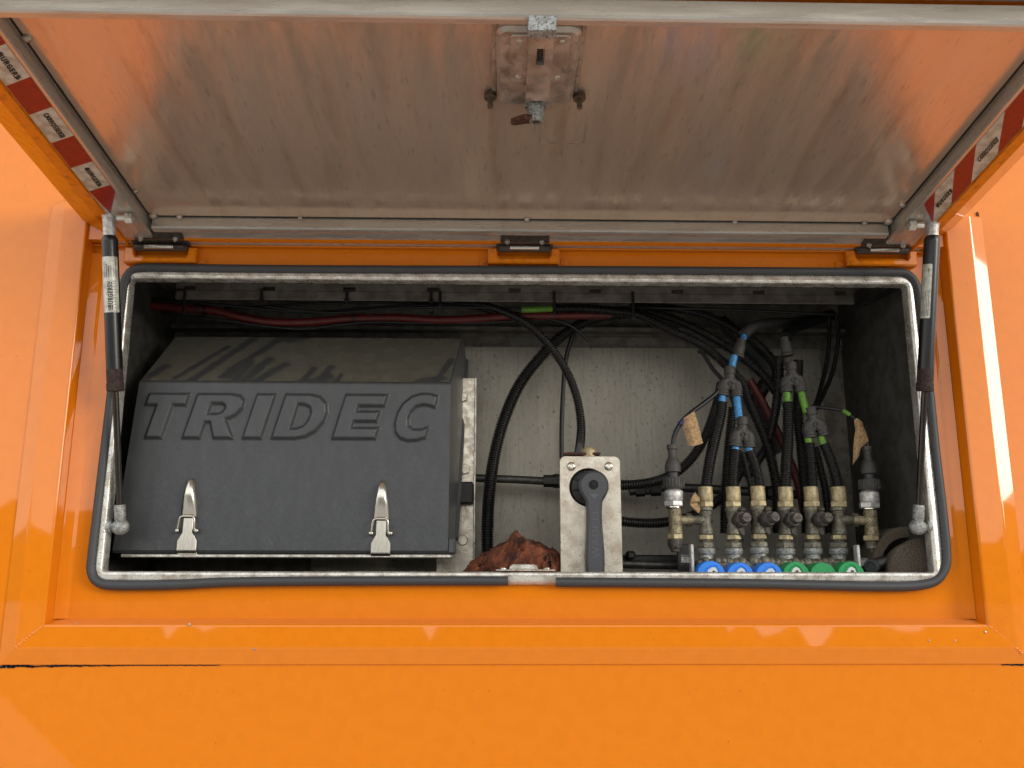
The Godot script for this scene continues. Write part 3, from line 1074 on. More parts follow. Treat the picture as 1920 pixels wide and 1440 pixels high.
func make_door(t: Node3D) -> void:
	var xl := -0.478
	var xr := 0.556
	var U1 := 0.394
	var H := -0.018
	var d := MeshInstance3D.new()
	d.name = "locker_door"
	t.add_child(d)
	d.position = door_at - t.position
	d.basis = door_basis
	var b := MB.new()
	b.box(at(D((xl + xr) / 2, 0.0015, U1 / 2)), Vector3(xr - xl, 0.003, U1))
	d.mesh = b.mesh(Vector3.ZERO)
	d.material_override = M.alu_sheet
	var piece := func(called: String, mb: MB, m: Material):
		return part(called, mb, m, d, Vector3.ZERO)
	# outer skin
	b = MB.new()
	b.box(at(D(0.038, 0.022, 0.180)), Vector3(1.235, 0.004, 0.44))
	piece.call("outer_skin", b, M.door_paint)
	# edge profile along the hinge: upright leg, rounded nose, flat
	var nose := func(mb: MB, a: Callable, l: Array):
		for i in l.size() - 1:
			mb.quad(a.call(l[i], 0), a.call(l[i + 1], 0), a.call(l[i + 1], 1), a.call(l[i], 1), a.call(l[i], 0) * 0.0 + Vector3(0, -1, l[i][2]))
	b = MB.new()
	nose.call(b, func(q, e): return D([xl + 0.006, xr - 0.006][e], q[1], q[0]), [[0.0, 0.0, 1.0], [0.0, H + 0.003, 1.0], [-0.0012, H + 0.0006, 0.3], [-0.004, H, 0.0], [-0.011, H, 0.0], [-0.0125, H + 0.001, -0.3], [-0.0125, H + 0.009, -1.0]])
	b.box(at(D((xl + xr) / 2, -0.006, -0.008)), Vector3(xr - xl - 0.012, 0.014, 0.008))
	piece.call("hinge_edge", b, M.alu_edge)
	b = MB.new()
	b.prism(at(D(0.038, 0, 0), Basis(Vector3(0, 0, 1), Vector3(0, 1, 0), Vector3(-1, 0, 0))), PackedVector2Array([Vector2(-0.013, -0.0135), Vector2(-0.0135, -0.010), Vector2(-0.035, -0.018), Vector2(-0.052, -0.0185), Vector2(-0.05, 0.02), Vector2(-0.013, 0.02)]), -0.575, 0.575)
	piece.call("hinge_side_skin", b, M.alu_edge)
	# free edge: hollow profile, its front face turned to the viewer
	b = MB.new()
	nose.call(b, func(q, e): return D([xl - 0.03, xr + 0.03][e], q[1], q[0]), [[U1, 0.0, -1.0], [U1, H + 0.001, -1.0], [U1 + 0.001, H, 0.0], [U1 + 0.0075, H, 0.0], [U1 + 0.0105, H + 0.0006, 0.4], [U1 + 0.012, H + 0.003, 1.0], [U1 + 0.0126, H + 0.021, 1.0]])
	piece.call("free_edge", b, M.alu_edge)
	b = MB.new()
	b.box(at(D(0.038, 0.0115, U1 + 0.032), Basis(Vector3.RIGHT, 0.05)), Vector3(1.2, 0.005, 0.045), 0.0012)
	piece.call("drip_edge", b, M.alu_edge)
	# side edges: upright leg, flat with tape, orange rim
	for s in [[-1.0, xl, 0.0385, 0.060, 0.100], [1.0, xr, 0.0415, 0.063, 0.099]]:
		b = MB.new()
		var o: float = s[0]
		var side: float = s[1]
		for q in [[[0.0, 0.0], [0.0, H + 0.0015], -o], [[0.0, H + 0.0015], [0.0015, H], -o], [[0.0015, H], [s[2] + 0.001, H], 0.0]]:
			b.quad(D(side + o * q[0][0], q[0][1], -0.03), D(side + o * q[1][0], q[1][1], -0.03), D(side + o * q[1][0], q[1][1], 0.42), D(side + o * q[0][0], q[0][1], 0.42), Vector3(q[2] * 1.0, -0.6, 0))
		piece.call("side_edge", b, M.alu_side)
		b = MB.new()
		for q in [[[s[2] + 0.001, H + 0.0005], [s[2] + 0.0025, H - 0.0025]], [[s[2] + 0.0025, H - 0.0025], [s[2] + 0.006, H - 0.002]], [[s[2] + 0.006, H - 0.002], [s[2] + 0.0075, H + 0.001]], [[s[2] + 0.0075, H + 0.001], [s[3], H + 0.003]], [[s[3], H + 0.003], [s[4], H + 0.024]], [[s[4], H + 0.024], [s[4], 0.023]]]:
			b.quad(D(side + o * q[0][0], q[0][1], -0.05), D(side + o * q[1][0], q[1][1], -0.05), D(side + o * q[1][0], q[1][1], 0.42), D(side + o * q[0][0], q[0][1], 0.42), Vector3(o * 0.3, -1, 0))
		piece.call("side_rim", b, M.door_paint)
		# red and white reflective tape in slanting fields
		var a := side + o * 0.006
		var c: float = side + o * s[2]
		var n := 0
		var cuts := [0.03, 0.1075, 0.1590, 0.2100, 0.2620, 0.3110, 0.3600, 0.4080] if o < 0 else [0.0805, 0.1110, 0.1610, 0.2125, 0.2735, 0.3250, 0.3770, 0.4290, 0.4810]
		var slant := -0.0150 if o < 0 else -0.080
		for i in cuts.size() - 1:
			var u0: float = cuts[i]
			var u1: float = cuts[i + 1]
			var red := i % 2 == 0
			var g := MB.new()
			var top_u := 0.412
			var pts := [D(a, H - 0.0005, minf(u0, top_u)), D(c, H - 0.0005, u0 + slant), D(c, H - 0.0005, minf(u1 + slant, top_u)), D(a, H - 0.0005, minf(u1, top_u))]
			if i == 0:
				pts = [D(a, H - 0.0005, 0.092), D(lerpf(a, c, 0.85), H - 0.0005, 0.038), D(c, H - 0.0005, u1 + slant), D(a, H - 0.0005, u1)]
				if o > 0:
					pts = [D(a, H - 0.0005, 0.0805), D(lerpf(a, c, 0.93), H - 0.0005, 0.034), D(c, H - 0.0005, u1 + slant), D(a, H - 0.0005, u1)]
			g.quad(pts[0], pts[1], pts[2], pts[3], Vector3.DOWN)
			piece.call("red_tape" if red else "white_tape", g, M.tape_red if red else M.tape_white)
			if not red and i < 6:
				var um := (u0 + u1 + slant) / 2.0
				var across := Vector3(o, 0, 0)
				var dirn := (D(c, 0, u1 + slant) - D(a, 0, u1)).normalized()
				# words run along the tape, outward from the hinge
				var e := Vector3(0, 0, o)
				var up := Vector3(-o, 0, 0)
				var bas := Basis(e, up, e.cross(up))
				g = MB.new()
				var word := "BURGERS" if i == 1 or i == 5 else "CARROSSERIE"
				var ital := -0.5 if o < 0 else 1.1
				g.text(at(D((a + c) / 2 + (0.003 if o < 0 else 0.001), H - 0.0011, um), bas), word, 0.0066, 0.0004, true, 0.0, ital, 0.74 if word.length() > 8 else 0.93)
				if word == "BURGERS":
					for w in [-1.0, 1.0]:
						for z in 3:
							g.box(at(D((a + c) / 2 + (0.003 if o < 0 else 0.001) - 0.0018 + z * 0.0019, H - 0.0011, um + w * 0.0185 - (z - 1) * 0.0019 * ital), Basis.IDENTITY), Vector3(0.0011, 0.0004, 0.0042 - z * 0.0011))
				piece.call("tape_lettering", g, M.ink)
		# bracket bolt near the hinge: nut and thread across
		b = MB.new()
		var hx := side + o * 0.012
		b.lathe(at(D(hx, H - 0.006, 0.036), Basis(Vector3.BACK, o * PI / 2)), [Vector2(0, -0.001), Vector2(0.0075, -0.001), Vector2(0.0075, 0.008), Vector2(0, 0.008)], 6, true)
		b.lathe(at(D(hx, H - 0.006, 0.036), Basis(Vector3.BACK, o * PI / 2)), [Vector2(0.0045, 0.0), Vector2(0.0045, -0.012), Vector2(0.0035, -0.013), Vector2(0, -0.013)], 14)
		piece.call("bracket_bolt", b, M.galvanised)
	# dark strips painting in the shaded gap where the sheet meets its edges
	for q in [[xl + 0.001, xl + 0.0035, 0.0, U1], [xr - 0.0035, xr - 0.001, 0.0, U1], [xl + 0.0035, xr - 0.0035, 0.0004, 0.0028]]:
		b = MB.new()
		b.box(at(D((q[0] + q[1]) / 2, -0.0002, (q[2] + q[3]) / 2)), Vector3(q[1] - q[0], 0.0012, q[3] - q[2]), 0.0003)
		piece.call("gap_shade", b, M.black_steel)
	# rivet heads and weld spots along the sheet
	for q in [[-0.470, 0.004, 1.5], [-0.4345, 0.002, 1.1], [-0.2694, 0.0007, 0.9], [0.0442, 0.0036, 1.0], [0.3346, 0.001, 1.0], [0.5171, 0.002, 1.0], [0.549, 0.05, 1.1], [0.548, 0.008, 1.5], [-0.470, 0.066, 1.0], [-0.472, 0.348, 1.2]]:
		b = MB.new()
		b.ball(D(q[0], -0.001, q[1]), 0.0042 * q[2], 12, Vector3(1, 0.8, 1))
		piece.call("rivet", b, M.alu_plate)
	# latch housing
	b = MB.new()
	var hc := D(0.0425, 0.0, 0.3255)
	var down := Basis(Vector3.RIGHT, Vector3(0, 0, 1), Vector3(0, -1, 0))   # local z points down out of the sheet, local y out along the door
	b.prism(at(hc, down), _skew(rounded(0.084, 0.119, 0.012, 6), 0.02), 0.0, 0.014, 0.004)
	var lat: MeshInstance3D = piece.call("latch_housing", b, M.alu_plate)
	b = MB.new()
	b.prism(at(hc, down), _skew(rounded(0.0905, 0.1255, 0.014, 6), 0.02), 0.0, 0.0022, 0.0005)
	piece.call("latch_gasket", b, M.grimy_dark)
	b = MB.new()
	b.prism(at(D(0.044, 0, 0.344), down), _skew(rounded(0.060, 0.070, 0.005, 4), 0.02), 0.0138, 0.0165, 0.001)
	piece.call("latch_plate", b, M.alu_plate)
	# bolt strip with a slot: four bars round the opening
	b = MB.new()
	for r in [[-0.0125, 0.0, -0.0042, 0.104], [0.0042, 0.0, 0.0125, 0.104], [-0.0042, 0.0, 0.0042, 0.056], [-0.0042, 0.080, 0.0042, 0.104]]:
		b.box(at(D(0.0445 + (r[0] + r[2]) / 2, -0.0195, 0.288 + (r[1] + r[3]) / 2)), Vector3(r[2] - r[0], 0.007, r[3] - r[1]))
	piece.call("latch_bolt", b, M.alu_plate)
	b = MB.new()
	var coil := PackedVector3Array()
	for i in 90:
		coil.append(D(0.0445 + cos(i * 0.7) * 0.0032, -0.0155 + sin(i * 0.7) * 0.0022, 0.340 + i * 0.00033))
	var rr := PackedFloat32Array()
	rr.resize(90)
	rr.fill(0.0006)
	b.tube(coil, rr, 6)
	piece.call("latch_spring", b, M.black_steel)
	b = MB.new()
	b.prism(at(D(0.0435, 0.0, 0.352), Basis(Vector3(0, 0, 1), Vector3(0, 1, 0), Vector3(-1, 0, 0))), PackedVector2Array([Vector2(0.056, -0.0195), Vector2(0.0575, -0.016 - 0.004), Vector2(0.0575, -0.0215), Vector2(0.053, -0.033), Vector2(0.043, -0.0335), Vector2(0.030, -0.011), Vector2(0.030, -0.006), Vector2(0.040, -0.0075)]), -0.0135, 0.0135, 0.001)
	piece.call("latch_hook", b, M.zinc_fitting)
	for q in [[0.0235, 0.371], [0.0655, 0.371], [0.0235, 0.318], [0.0640, 0.318]]:
		b = MB.new()
		b.lathe(at(D(q[0], -0.0162, q[1]), Basis(Vector3.RIGHT, PI)), [Vector2(0.0036, 0), Vector2(0.0034, 0.0012), Vector2(0.0018, 0.0016), Vector2(0.0014, 0.0008), Vector2(0, 0.0008)], 12)
		piece.call("latch_rivet", b, M.galvanised)
	for x in [-0.006, 0.092]:
		b = MB.new()
		var rail := MB.new()
		rail.box(at(D(x + (0.0045 if x < 0 else -0.0045), -0.0015, 0.325)), Vector3(0.005, 0.003, 0.112), 0.001)
		piece.call("latch_flange", rail, M.alu_plate)
		b.lathe(at(D(x, -0.003, 0.272), Basis(Vector3.RIGHT, PI)), [Vector2(0.007, 0), Vector2(0.007, 0.005), Vector2(0.003, 0.005), Vector2(0.003, 0.017), Vector2(0, 0.017)], 10)
		piece.call("latch_stud", b, M.grimy_steel)
	# spindle with nut and a rusty stop lever
	var ax := Basis(Vector3.RIGHT, PI + 0.15)
	var so := D(0.0440, -0.014, 0.274)
	b = MB.new()
	b.lathe(at(so, ax), [Vector2(0.0, 0.0), Vector2(0.0125, 0.0), Vector2(0.0125, 0.007), Vector2(0.0, 0.007)], 6, true)
	b.lathe(at(so, ax), [Vector2(0.0095, 0.006), Vector2(0.0095, 0.017), Vector2(0.0075, 0.018), Vector2(0.0075, 0.023), Vector2(0.0058, 0.024), Vector2(0.0042, 0.024), Vector2(0.0038, 0.018), Vector2(0, 0.018)], 18)
	piece.call("latch_spindle", b, M.zinc_fitting)
	b = MB.new()
	b.prism(at(so + D(-0.001, -0.019, -0.003), Basis(Vector3.RIGHT, -PI / 2 + 0.25)), PackedVector2Array([Vector2(0.004, -0.006), Vector2(0.004, 0.006), Vector2(-0.010, 0.008), Vector2(-0.020, 0.013), Vector2(-0.0255, 0.012), Vector2(-0.0265, 0.007), Vector2(-0.021, 0.001), Vector2(-0.012, -0.006)]), -0.003, 0.003, 0.001)
	piece.call("latch_stop_lever", b, M.rust)
	# faint square left by a label that was peeled off
	b = MB.new()
	for r in [[0.052, 0.180, 0.106, 0.1812], [0.052, 0.180, 0.0532, 0.226], [0.1048, 0.180, 0.106, 0.226]]:
		b.box(at(D((r[0] + r[2]) / 2, -0.0002, (r[1] + r[3]) / 2)), Vector3(r[2] - r[0], 0.0005, r[3] - r[1]))
	piece.call("label_residue", b, M.alu_plate)

func _skew(p: PackedVector2Array, k: float) -> PackedVector2Array:
	var q := PackedVector2Array()
	for v in p:
		q.append(Vector2(v.x * (1.0 + k * v.y / 0.06), v.y))
	return q

# ---------------------------------------------------------------- what the locker holds
func scaled(p: PackedVector2Array, k: float) -> PackedVector2Array:
	return Transform2D(0, Vector2(k, k), 0, Vector2.ZERO) * p

func flat_r(n: int, r: float) -> PackedFloat32Array:
	var a := PackedFloat32Array()
	a.resize(n)
	a.fill(r)
	return a

func ribbed(pts: PackedVector3Array, r: float, pitch: float, segs := 12) -> MB:     # corrugated conduit
	var p := smooth(pts, pitch / 4.0)
	var rad := PackedFloat32Array()
	var shape := [1.0, 1.0, 0.76, 0.76]
	for i in p.size():
		rad.append(r * shape[i % 4])
	var b := MB.new()
	b.tube(p, rad, segs)
	return b

func hose(called: String, list: Array, half: float, pitch: float, label: String, cat := "hose", group := "", m: Material = null) -> MeshInstance3D:
	var mid: Array = list[list.size() / 2]
	var r := half * S(mid[0], mid[1], mid[2])
	return single(called, ribbed(path(list), r, pitch), m if m else M.conduit, label, cat, group)

func wire(called: String, list: Array, half: float, m: Material, label: String, cat := "cable", group := "") -> MeshInstance3D:
	var mid: Array = list[list.size() / 2]
	var p := smooth(path(list), 0.004)
	var b := MB.new()
	b.tube(p, flat_r(p.size(), half * S(mid[0], mid[1], mid[2])), 10)
	return single(called, b, m, label, cat, group)

func turned(px: float, z: float, prof: Array, segs := 20, flat := false, turn := 0.0) -> MB:    # upright turned piece: [half width, pixel y] pairs
	var pm: float = (prof[0][1] + prof[prof.size() - 1][1]) / 2.0
	var k := S(px, pm, z)
	var c := P(px, pm, z)
	var q := []
	for e in prof:
		q.append(Vector2(e[0] * k, P(px, e[1], z).y - c.y))
	q.reverse()
	if q[0].x > 0.0:
		q.push_front(Vector2(0, q[0].y))
	if q[q.size() - 1].x > 0.0:
		q.append(Vector2(0, q[q.size() - 1].y))
	var b := MB.new()
	b.lathe(at(c, Basis(Vector3.UP, turn)), q, segs, flat)
	return b

func make_inside() -> void:
	make_box()
	make_cables()
	make_stop_valve()
	make_valves()
	make_sensors()
	make_splits()
	make_hoses()
	make_corner()
	make_struts()

# ---- the big moulded cover with raised lettering
func letter(c: String) -> Array:                          # outlines in units of the capital height, upright; the slant comes later
	match c:
		"T": return [[[0, 1], [1, 1], [1, 0.74], [0.69, 0.74], [0.69, 0], [0.28, 0], [0.28, 0.74], [0, 0.74]]]
		"R": return [[[0, 0], [0, 1], [0.64, 1], [0.82, 0.96], [0.92, 0.85], [0.93, 0.68], [0.86, 0.53], [0.7, 0.42], [0.95, 0], [0.58, 0], [0.42, 0.36], [0.33, 0.36], [0.33, 0]], [[0.33, 0.78], [0.52, 0.78], [0.59, 0.74], [0.61, 0.67], [0.58, 0.59], [0.5, 0.55], [0.33, 0.55]]]
		"I": return [[[0, 0], [0, 1], [0.35, 1], [0.35, 0]]]
		"D": return [[[0, 0], [0, 1], [0.52, 1], [0.74, 0.95], [0.92, 0.8], [0.99, 0.6], [0.98, 0.38], [0.88, 0.17], [0.7, 0.04], [0.48, 0]], [[0.34, 0.23], [0.46, 0.23], [0.58, 0.28], [0.65, 0.4], [0.66, 0.58], [0.6, 0.71], [0.47, 0.77], [0.34, 0.77]]]
		"E": return [[[0, 0], [0, 1], [0.84, 1], [0.84, 0.74], [0.33, 0.74], [0.33, 0.62], [0.78, 0.62], [0.78, 0.39], [0.33, 0.39], [0.33, 0.25], [0.86, 0.25], [0.86, 0]]]
	return [[[0.98, 0.86], [0.96, 0.97], [0.72, 1.03], [0.5, 1.03], [0.26, 0.96], [0.08, 0.8], [0.01, 0.6], [0.02, 0.36], [0.1, 0.16], [0.28, 0.02], [0.5, -0.04], [0.74, -0.03], [0.96, 0.03], [0.96, 0.27], [0.76, 0.22], [0.56, 0.22], [0.42, 0.3], [0.35, 0.45], [0.36, 0.6], [0.46, 0.73], [0.62, 0.77], [0.8, 0.76], [0.98, 0.71]]]

func make_box() -> void:
	var zf := -0.04
	var a := P(245, 712, zf)
	var c := P(845, 715, zf)
	var e := P(850, 1038, zf)
	var xl := a.x
	var xr := c.x
	var yt := (a.y + c.y) / 2
	var yb := e.y
	var ztop := -0.165
	var ytop := P(590, 633, ztop).y
	var t := thing("control_box", "dark grey moulded control box cover with raised lettering and two steel latches", "control box", Vector3((xl + xr) / 2, yb, -0.1))
	# cover: profile drawn out across, front edge rolled
	var rr := 0.006
	var prof := [Vector2(zf - 0.004, yb), Vector2(zf, yb + 0.004), Vector2(zf, yt - rr)]
	for i in 6:
		var g := (i + 1) / 6.0 * 0.9
		prof.append(Vector2(zf - rr + cos(g) * rr, yt - rr + sin(g) * rr))
	prof.append_array([Vector2(ztop + 0.008, ytop - 0.003), Vector2(ztop, ytop - 0.001), Vector2(ztop - 0.012, ytop - 0.004), Vector2(-0.215, P(878, 684, -0.2).y), Vector2(-0.205, P(878, 684, -0.2).y - 0.02), Vector2(-0.125, yb + 0.075), Vector2(-0.115, yb)])
	var y0 := P(500, 838, zf).y            # the band that carries the letters is a fine grid of its own
	var y1 := P(500, 722, zf).y
	var b := MB.new()
	var poly := PackedVector2Array()
	for q in prof:
		poly.append(q)
	var xlt := P(262, 712, zf).x           # the left edge leans, the right side flares towards the back
	var xlb := P(210, 1035, zf).x
	var xrt := P(874, 686, -0.2).x
	var xrb := P(855, 1010, -0.12).x
	var LX := func(y: float): return lerpf(xlb, xlt, clampf((y - yb) / (yt - yb), 0.0, 1.1))
	var RX := func(y: float, z: float):
		var far := lerpf(xrb, xrt, clampf((y - yb) / (yt - yb), 0.0, 1.05))
		return lerpf(xr, far, clampf((zf - z) / lerpf(0.08, 0.165, clampf((y - yb) / (yt - yb), 0.0, 1.05)), 0.0, 1.1))
	for i in prof.size():
		var p: Vector2 = prof[i]
		var q: Vector2 = prof[(i + 1) % prof.size()]
		var m := Vector2(-(q - p).y, (q - p).x).normalized()
		var o := Vector3(0, -m.y, -m.x)
		if i == 1:
			for s in [[p.y, y0], [y1, q.y]]:
				b.quad(Vector3(LX.call(s[0]), s[0], zf), Vector3(xr, s[0], zf), Vector3(xr, s[1], zf), Vector3(LX.call(s[1]), s[1], zf), Vector3.BACK)
			continue
		b.quad(Vector3(LX.call(p.y), p.y, p.x), Vector3(RX.call(p.y, p.x), p.y, p.x), Vector3(RX.call(q.y, q.x), q.y, q.x), Vector3(LX.call(q.y), q.y, q.x), o)
	var tr := Geometry2D.triangulate_polygon(poly)
	for s in [xl, xr]:
		for i in range(0, tr.size(), 3):
			var g := []
			for j in 3:
				var pq := poly[tr[i + j]]
				g.append(Vector3(LX.call(pq.y) if s == xl else RX.call(pq.y, pq.x), pq.y, pq.x))
			b.tri(g[0], g[1], g[2], Vector3(1 if s == xr else -1, 0, 0.01))
	# stepped flange at the lower right corner and rim of the right side
	var cover := part("cover", b, M.cover, t)
	b = MB.new()
	b.box(at(Vector3(xr + 0.004, yb + 0.011, zf - 0.03)), Vector3(0.010, 0.022, 0.056), 0.002)
	part("corner_step", b, M.cover, cover)
	b = MB.new()
	var e1 := Vector3(xrt, P(878, 684, -0.2).y, -0.2)
	var e2 := Vector3(xrb, P(862, 1010, -0.12).y, -0.12)
	var em := e1.lerp(e2, 0.5)
	b.box(at(em + Vector3(-0.0015, 0.004, -0.006), along(e1 - e2)), Vector3(0.010, (e1 - e2).length() + 0.012, 0.016), 0.003)
	part("side_rim", b, M.cover, cover)
	# letters: height field from the distance to their outlines
	var words := "TRIDEC"
	var left := [254.0, 345.0, 457.0, 511.0, 624.0, 731.0]
	var right := [353.0, 463.0, 515.0, 622.0, 728.0, 822.0]
	var yb0 := P(540, 823, zf).y
	var cap := P(540, 740, zf).y - yb0
	var slant := 0.27
	var outs := []
	for i in 6:
		var x0 := P(left[i], 790, zf).x
		var wide: float = P(right[i], 790, zf).x - x0 - slant * cap
		var src := letter(words[i])
		var most := 0.0
		for q in src[0]:
			most = maxf(most, q[0])
		var segs := []
		for ring in src:
			for j in ring.size():
				var p: Array = ring[j]
				var q: Array = ring[(j + 1) % ring.size()]
				segs.append([Vector2(x0 + p[0] / most * wide + p[1] * cap * slant, yb0 + p[1] * cap), Vector2(x0 + q[0] / most * wide + q[1] * cap * slant, yb0 + q[1] * cap)])
		outs.append([x0 - 0.008, x0 + wide + slant * cap + 0.008, segs])
	var step := 0.0009
	var nx := int((xr - xlb) / step)
	var ny := int((y1 - y0) / step)
	var rows := []
	for r in ny + 1:
		var row := PackedVector3Array()
		var y := lerpf(y0, y1, float(r) / ny)
		for k in nx + 1:
			var x := lerpf(LX.call(y), xr, float(k) / nx)
			var h := 0.0
			if y > yb0 - 0.009 and y < yb0 + cap * 1.04 + 0.009:
				var p := Vector2(x, y)
				for o in outs:
					if x > o[0] and x < o[1]:
						var d := INF
						var inside := false
						for s in o[2]:
							d = minf(d, p.distance_squared_to(Geometry2D.get_closest_point_to_segment(p, s[0], s[1])))
							if (s[0].y > y) != (s[1].y > y) and x < (s[1].x - s[0].x) * (y - s[0].y) / (s[1].y - s[0].y) + s[0].x:
								inside = not inside
						d = sqrt(d) * (1.0 if inside else -1.0)
						h = maxf(h, 0.006 * smoothstep(-0.0024, 0.0030, d))
			row.append(Vector3(x, y, zf + h))
		rows.append(row)
	b = MB.new()
	b.sheet(rows, Vector3.BACK)
	part("lettering", b, M.cover, cover)
	# film of dust on the sloping top, wiped by fingers
	var fy0 := yt - rr + sin(0.9) * rr
	var fz0 := zf - rr + cos(0.9) * rr
	var fy1 := ytop - 0.003
	var fz1 := ztop + 0.008
	b = MB.new()
	var film := []
	for row in 3:
		var line := PackedVector3Array()
		for k in 9:
			var yy: float = [yt - rr + sin(0.45) * rr, fy0, fy1][row]
			var zz: float = [zf - rr + cos(0.45) * rr, fz0, fz1][row]
			line.append(Vector3(lerpf(LX.call(yy) + 0.002, RX.call(yy, zz) - 0.002, k / 8.0), yy + 0.0006, zz + 0.0005))
		film.append(line)
	film.remove_at(0)
	b.sheet(film, Vector3(0, 1, 1))
	part("dusty_top", b, dusty_film(), cover)
	# steel edge under the cover
	b = MB.new()
	b.box(at(Vector3((xl + xr) / 2 + 0.006, yb - 0.0035, -0.085)), Vector3(xr - xl - 0.004, 0.0045, 0.088), 0.001)
	part("base_tray", b, M.galvanised, t)
	# latches
	for q in [[349.0, 0.0], [713.0, 5.0]]:
		var k := S(q[0], 960, zf)
		var base := P(q[0], 1032 + q[1], zf + 0.003)
		b = MB.new()
		b.prism(at(base), scaled(PackedVector2Array([Vector2(-18, 0), Vector2(18, 0), Vector2(18, 18), Vector2(9.5, 33), Vector2(9, 60), Vector2(-9, 60), Vector2(-9.5, 33), Vector2(-18, 18)]), k), -0.002, 0.001, 0.0006)
		b.box(at(base + Vector3(0, -4 * k, -0.004), Basis(Vector3.RIGHT, -0.7)), Vector3(36 * k, 0.0018, 0.010), 0.0004)
		var l := part("latch", b, M.stainless, t)
		# lever: a tapering hollow spoon
		var lv := []
		for s in [[62, 15.0, 0.006], [70, 15.2, 0.008], [85, 14.2, 0.011], [100, 12.2, 0.013], [113, 9.8, 0.0125], [122, 8.0, 0.010], [130, 6.4, 0.007], [133, 4.6, 0.004]]:
			var row := PackedVector3Array()
			for j in 11:
				var g := PI * j / 10.0
				var cx := cos(g)
				row.append(base + Vector3(signf(cx) * pow(absf(cx), 0.7) * s[1] * k, s[0] * k, -0.003 + s[2] * pow(sin(g), 0.55)))
			lv.append(row)
		b = MB.new()
		b.sheet(lv, Vector3.BACK)
		var tipc: PackedVector3Array = lv[7]
		for j in 10:
			b.tri(tipc[j], tipc[j + 1], base + Vector3(0, 133 * k, -0.003), Vector3.UP)
		part("latch_lever", b, M.stainless, l)
		b = MB.new()
		var wp := PackedVector3Array()
		for s in [[-17, 35, 0.003], [-16.5, 44, 0.005], [-14, 58, 0.006], [-10, 62, 0.006], [0, 62.5, 0.006], [10, 62, 0.006], [13, 58, 0.006], [14, 44, 0.005], [14, 35, 0.003]]:
			wp.append(base + Vector3(s[0] * k, s[1] * k, s[2]))
		wp = smooth(wp, 0.002)
		b.tube(wp, flat_r(wp.size(), 0.0015), 8)
		for s in [-19.0, 17.0]:
			b.lathe(at(base + Vector3((s - 2) * k, 36 * k, 0.003), Basis(Vector3.BACK, -PI / 2)), [Vector2(0, 0), Vector2(0.003, 0), Vector2(0.0036, 0.0012), Vector2(0.0036, 0.004), Vector2(0.003, 0.005), Vector2(0, 0.005)], 12)
		part("wire_loop", b, M.stainless, l)
	# mounting plate beside the box
	var zm := -0.17
	var p0 := P(858, 1075, zm)
	var p1 := P(893, 726, zm)
	var mp := thing("mounting_plate", "speckled grey steel mounting plate standing along the right side of the box cover", "steel plate", Vector3(p1.x - 0.02, p0.y - 0.03, zm))
	b = MB.new()
	b.box(at(Vector3(p1.x - 0.03, (p0.y + p1.y) / 2 - 0.01, zm - 0.0025)), Vector3(0.057, p1.y - p0.y + 0.05, 0.005), 0.0008)
	part("plate", b, M.plate, mp)
	b = MB.new()
	b.box(at(Vector3(p1.x - 0.001, (p0.y + p1.y) / 2 - 0.01, zm - 0.012)), Vector3(0.0032, p1.y - p0.y + 0.05, 0.03), 0.001)
	part("edge_flange", b, M.galvanised, mp)
	for q in [[872, 880], [868, 1013], [868, 745]]:
		b = MB.new()
		b.lathe(at(P(q[0], q[1], zm), Basis(Vector3.RIGHT, PI / 2) * Basis(Vector3.UP, 0.3)), [Vector2(0, -0.001), Vector2(0.0085, -0.001), Vector2(0.0085, 0.0045), Vector2(0.0075, 0.0055), Vector2(0, 0.0055)], 6, true)
		part("bolt", b, M.plate, mp)
	b = MB.new()
	b.box(at(P(874, 925, zm + 0.012)), Vector3(0.022, 0.033, 0.03), 0.002)
	part("tube_end", b, M.black_steel, mp)

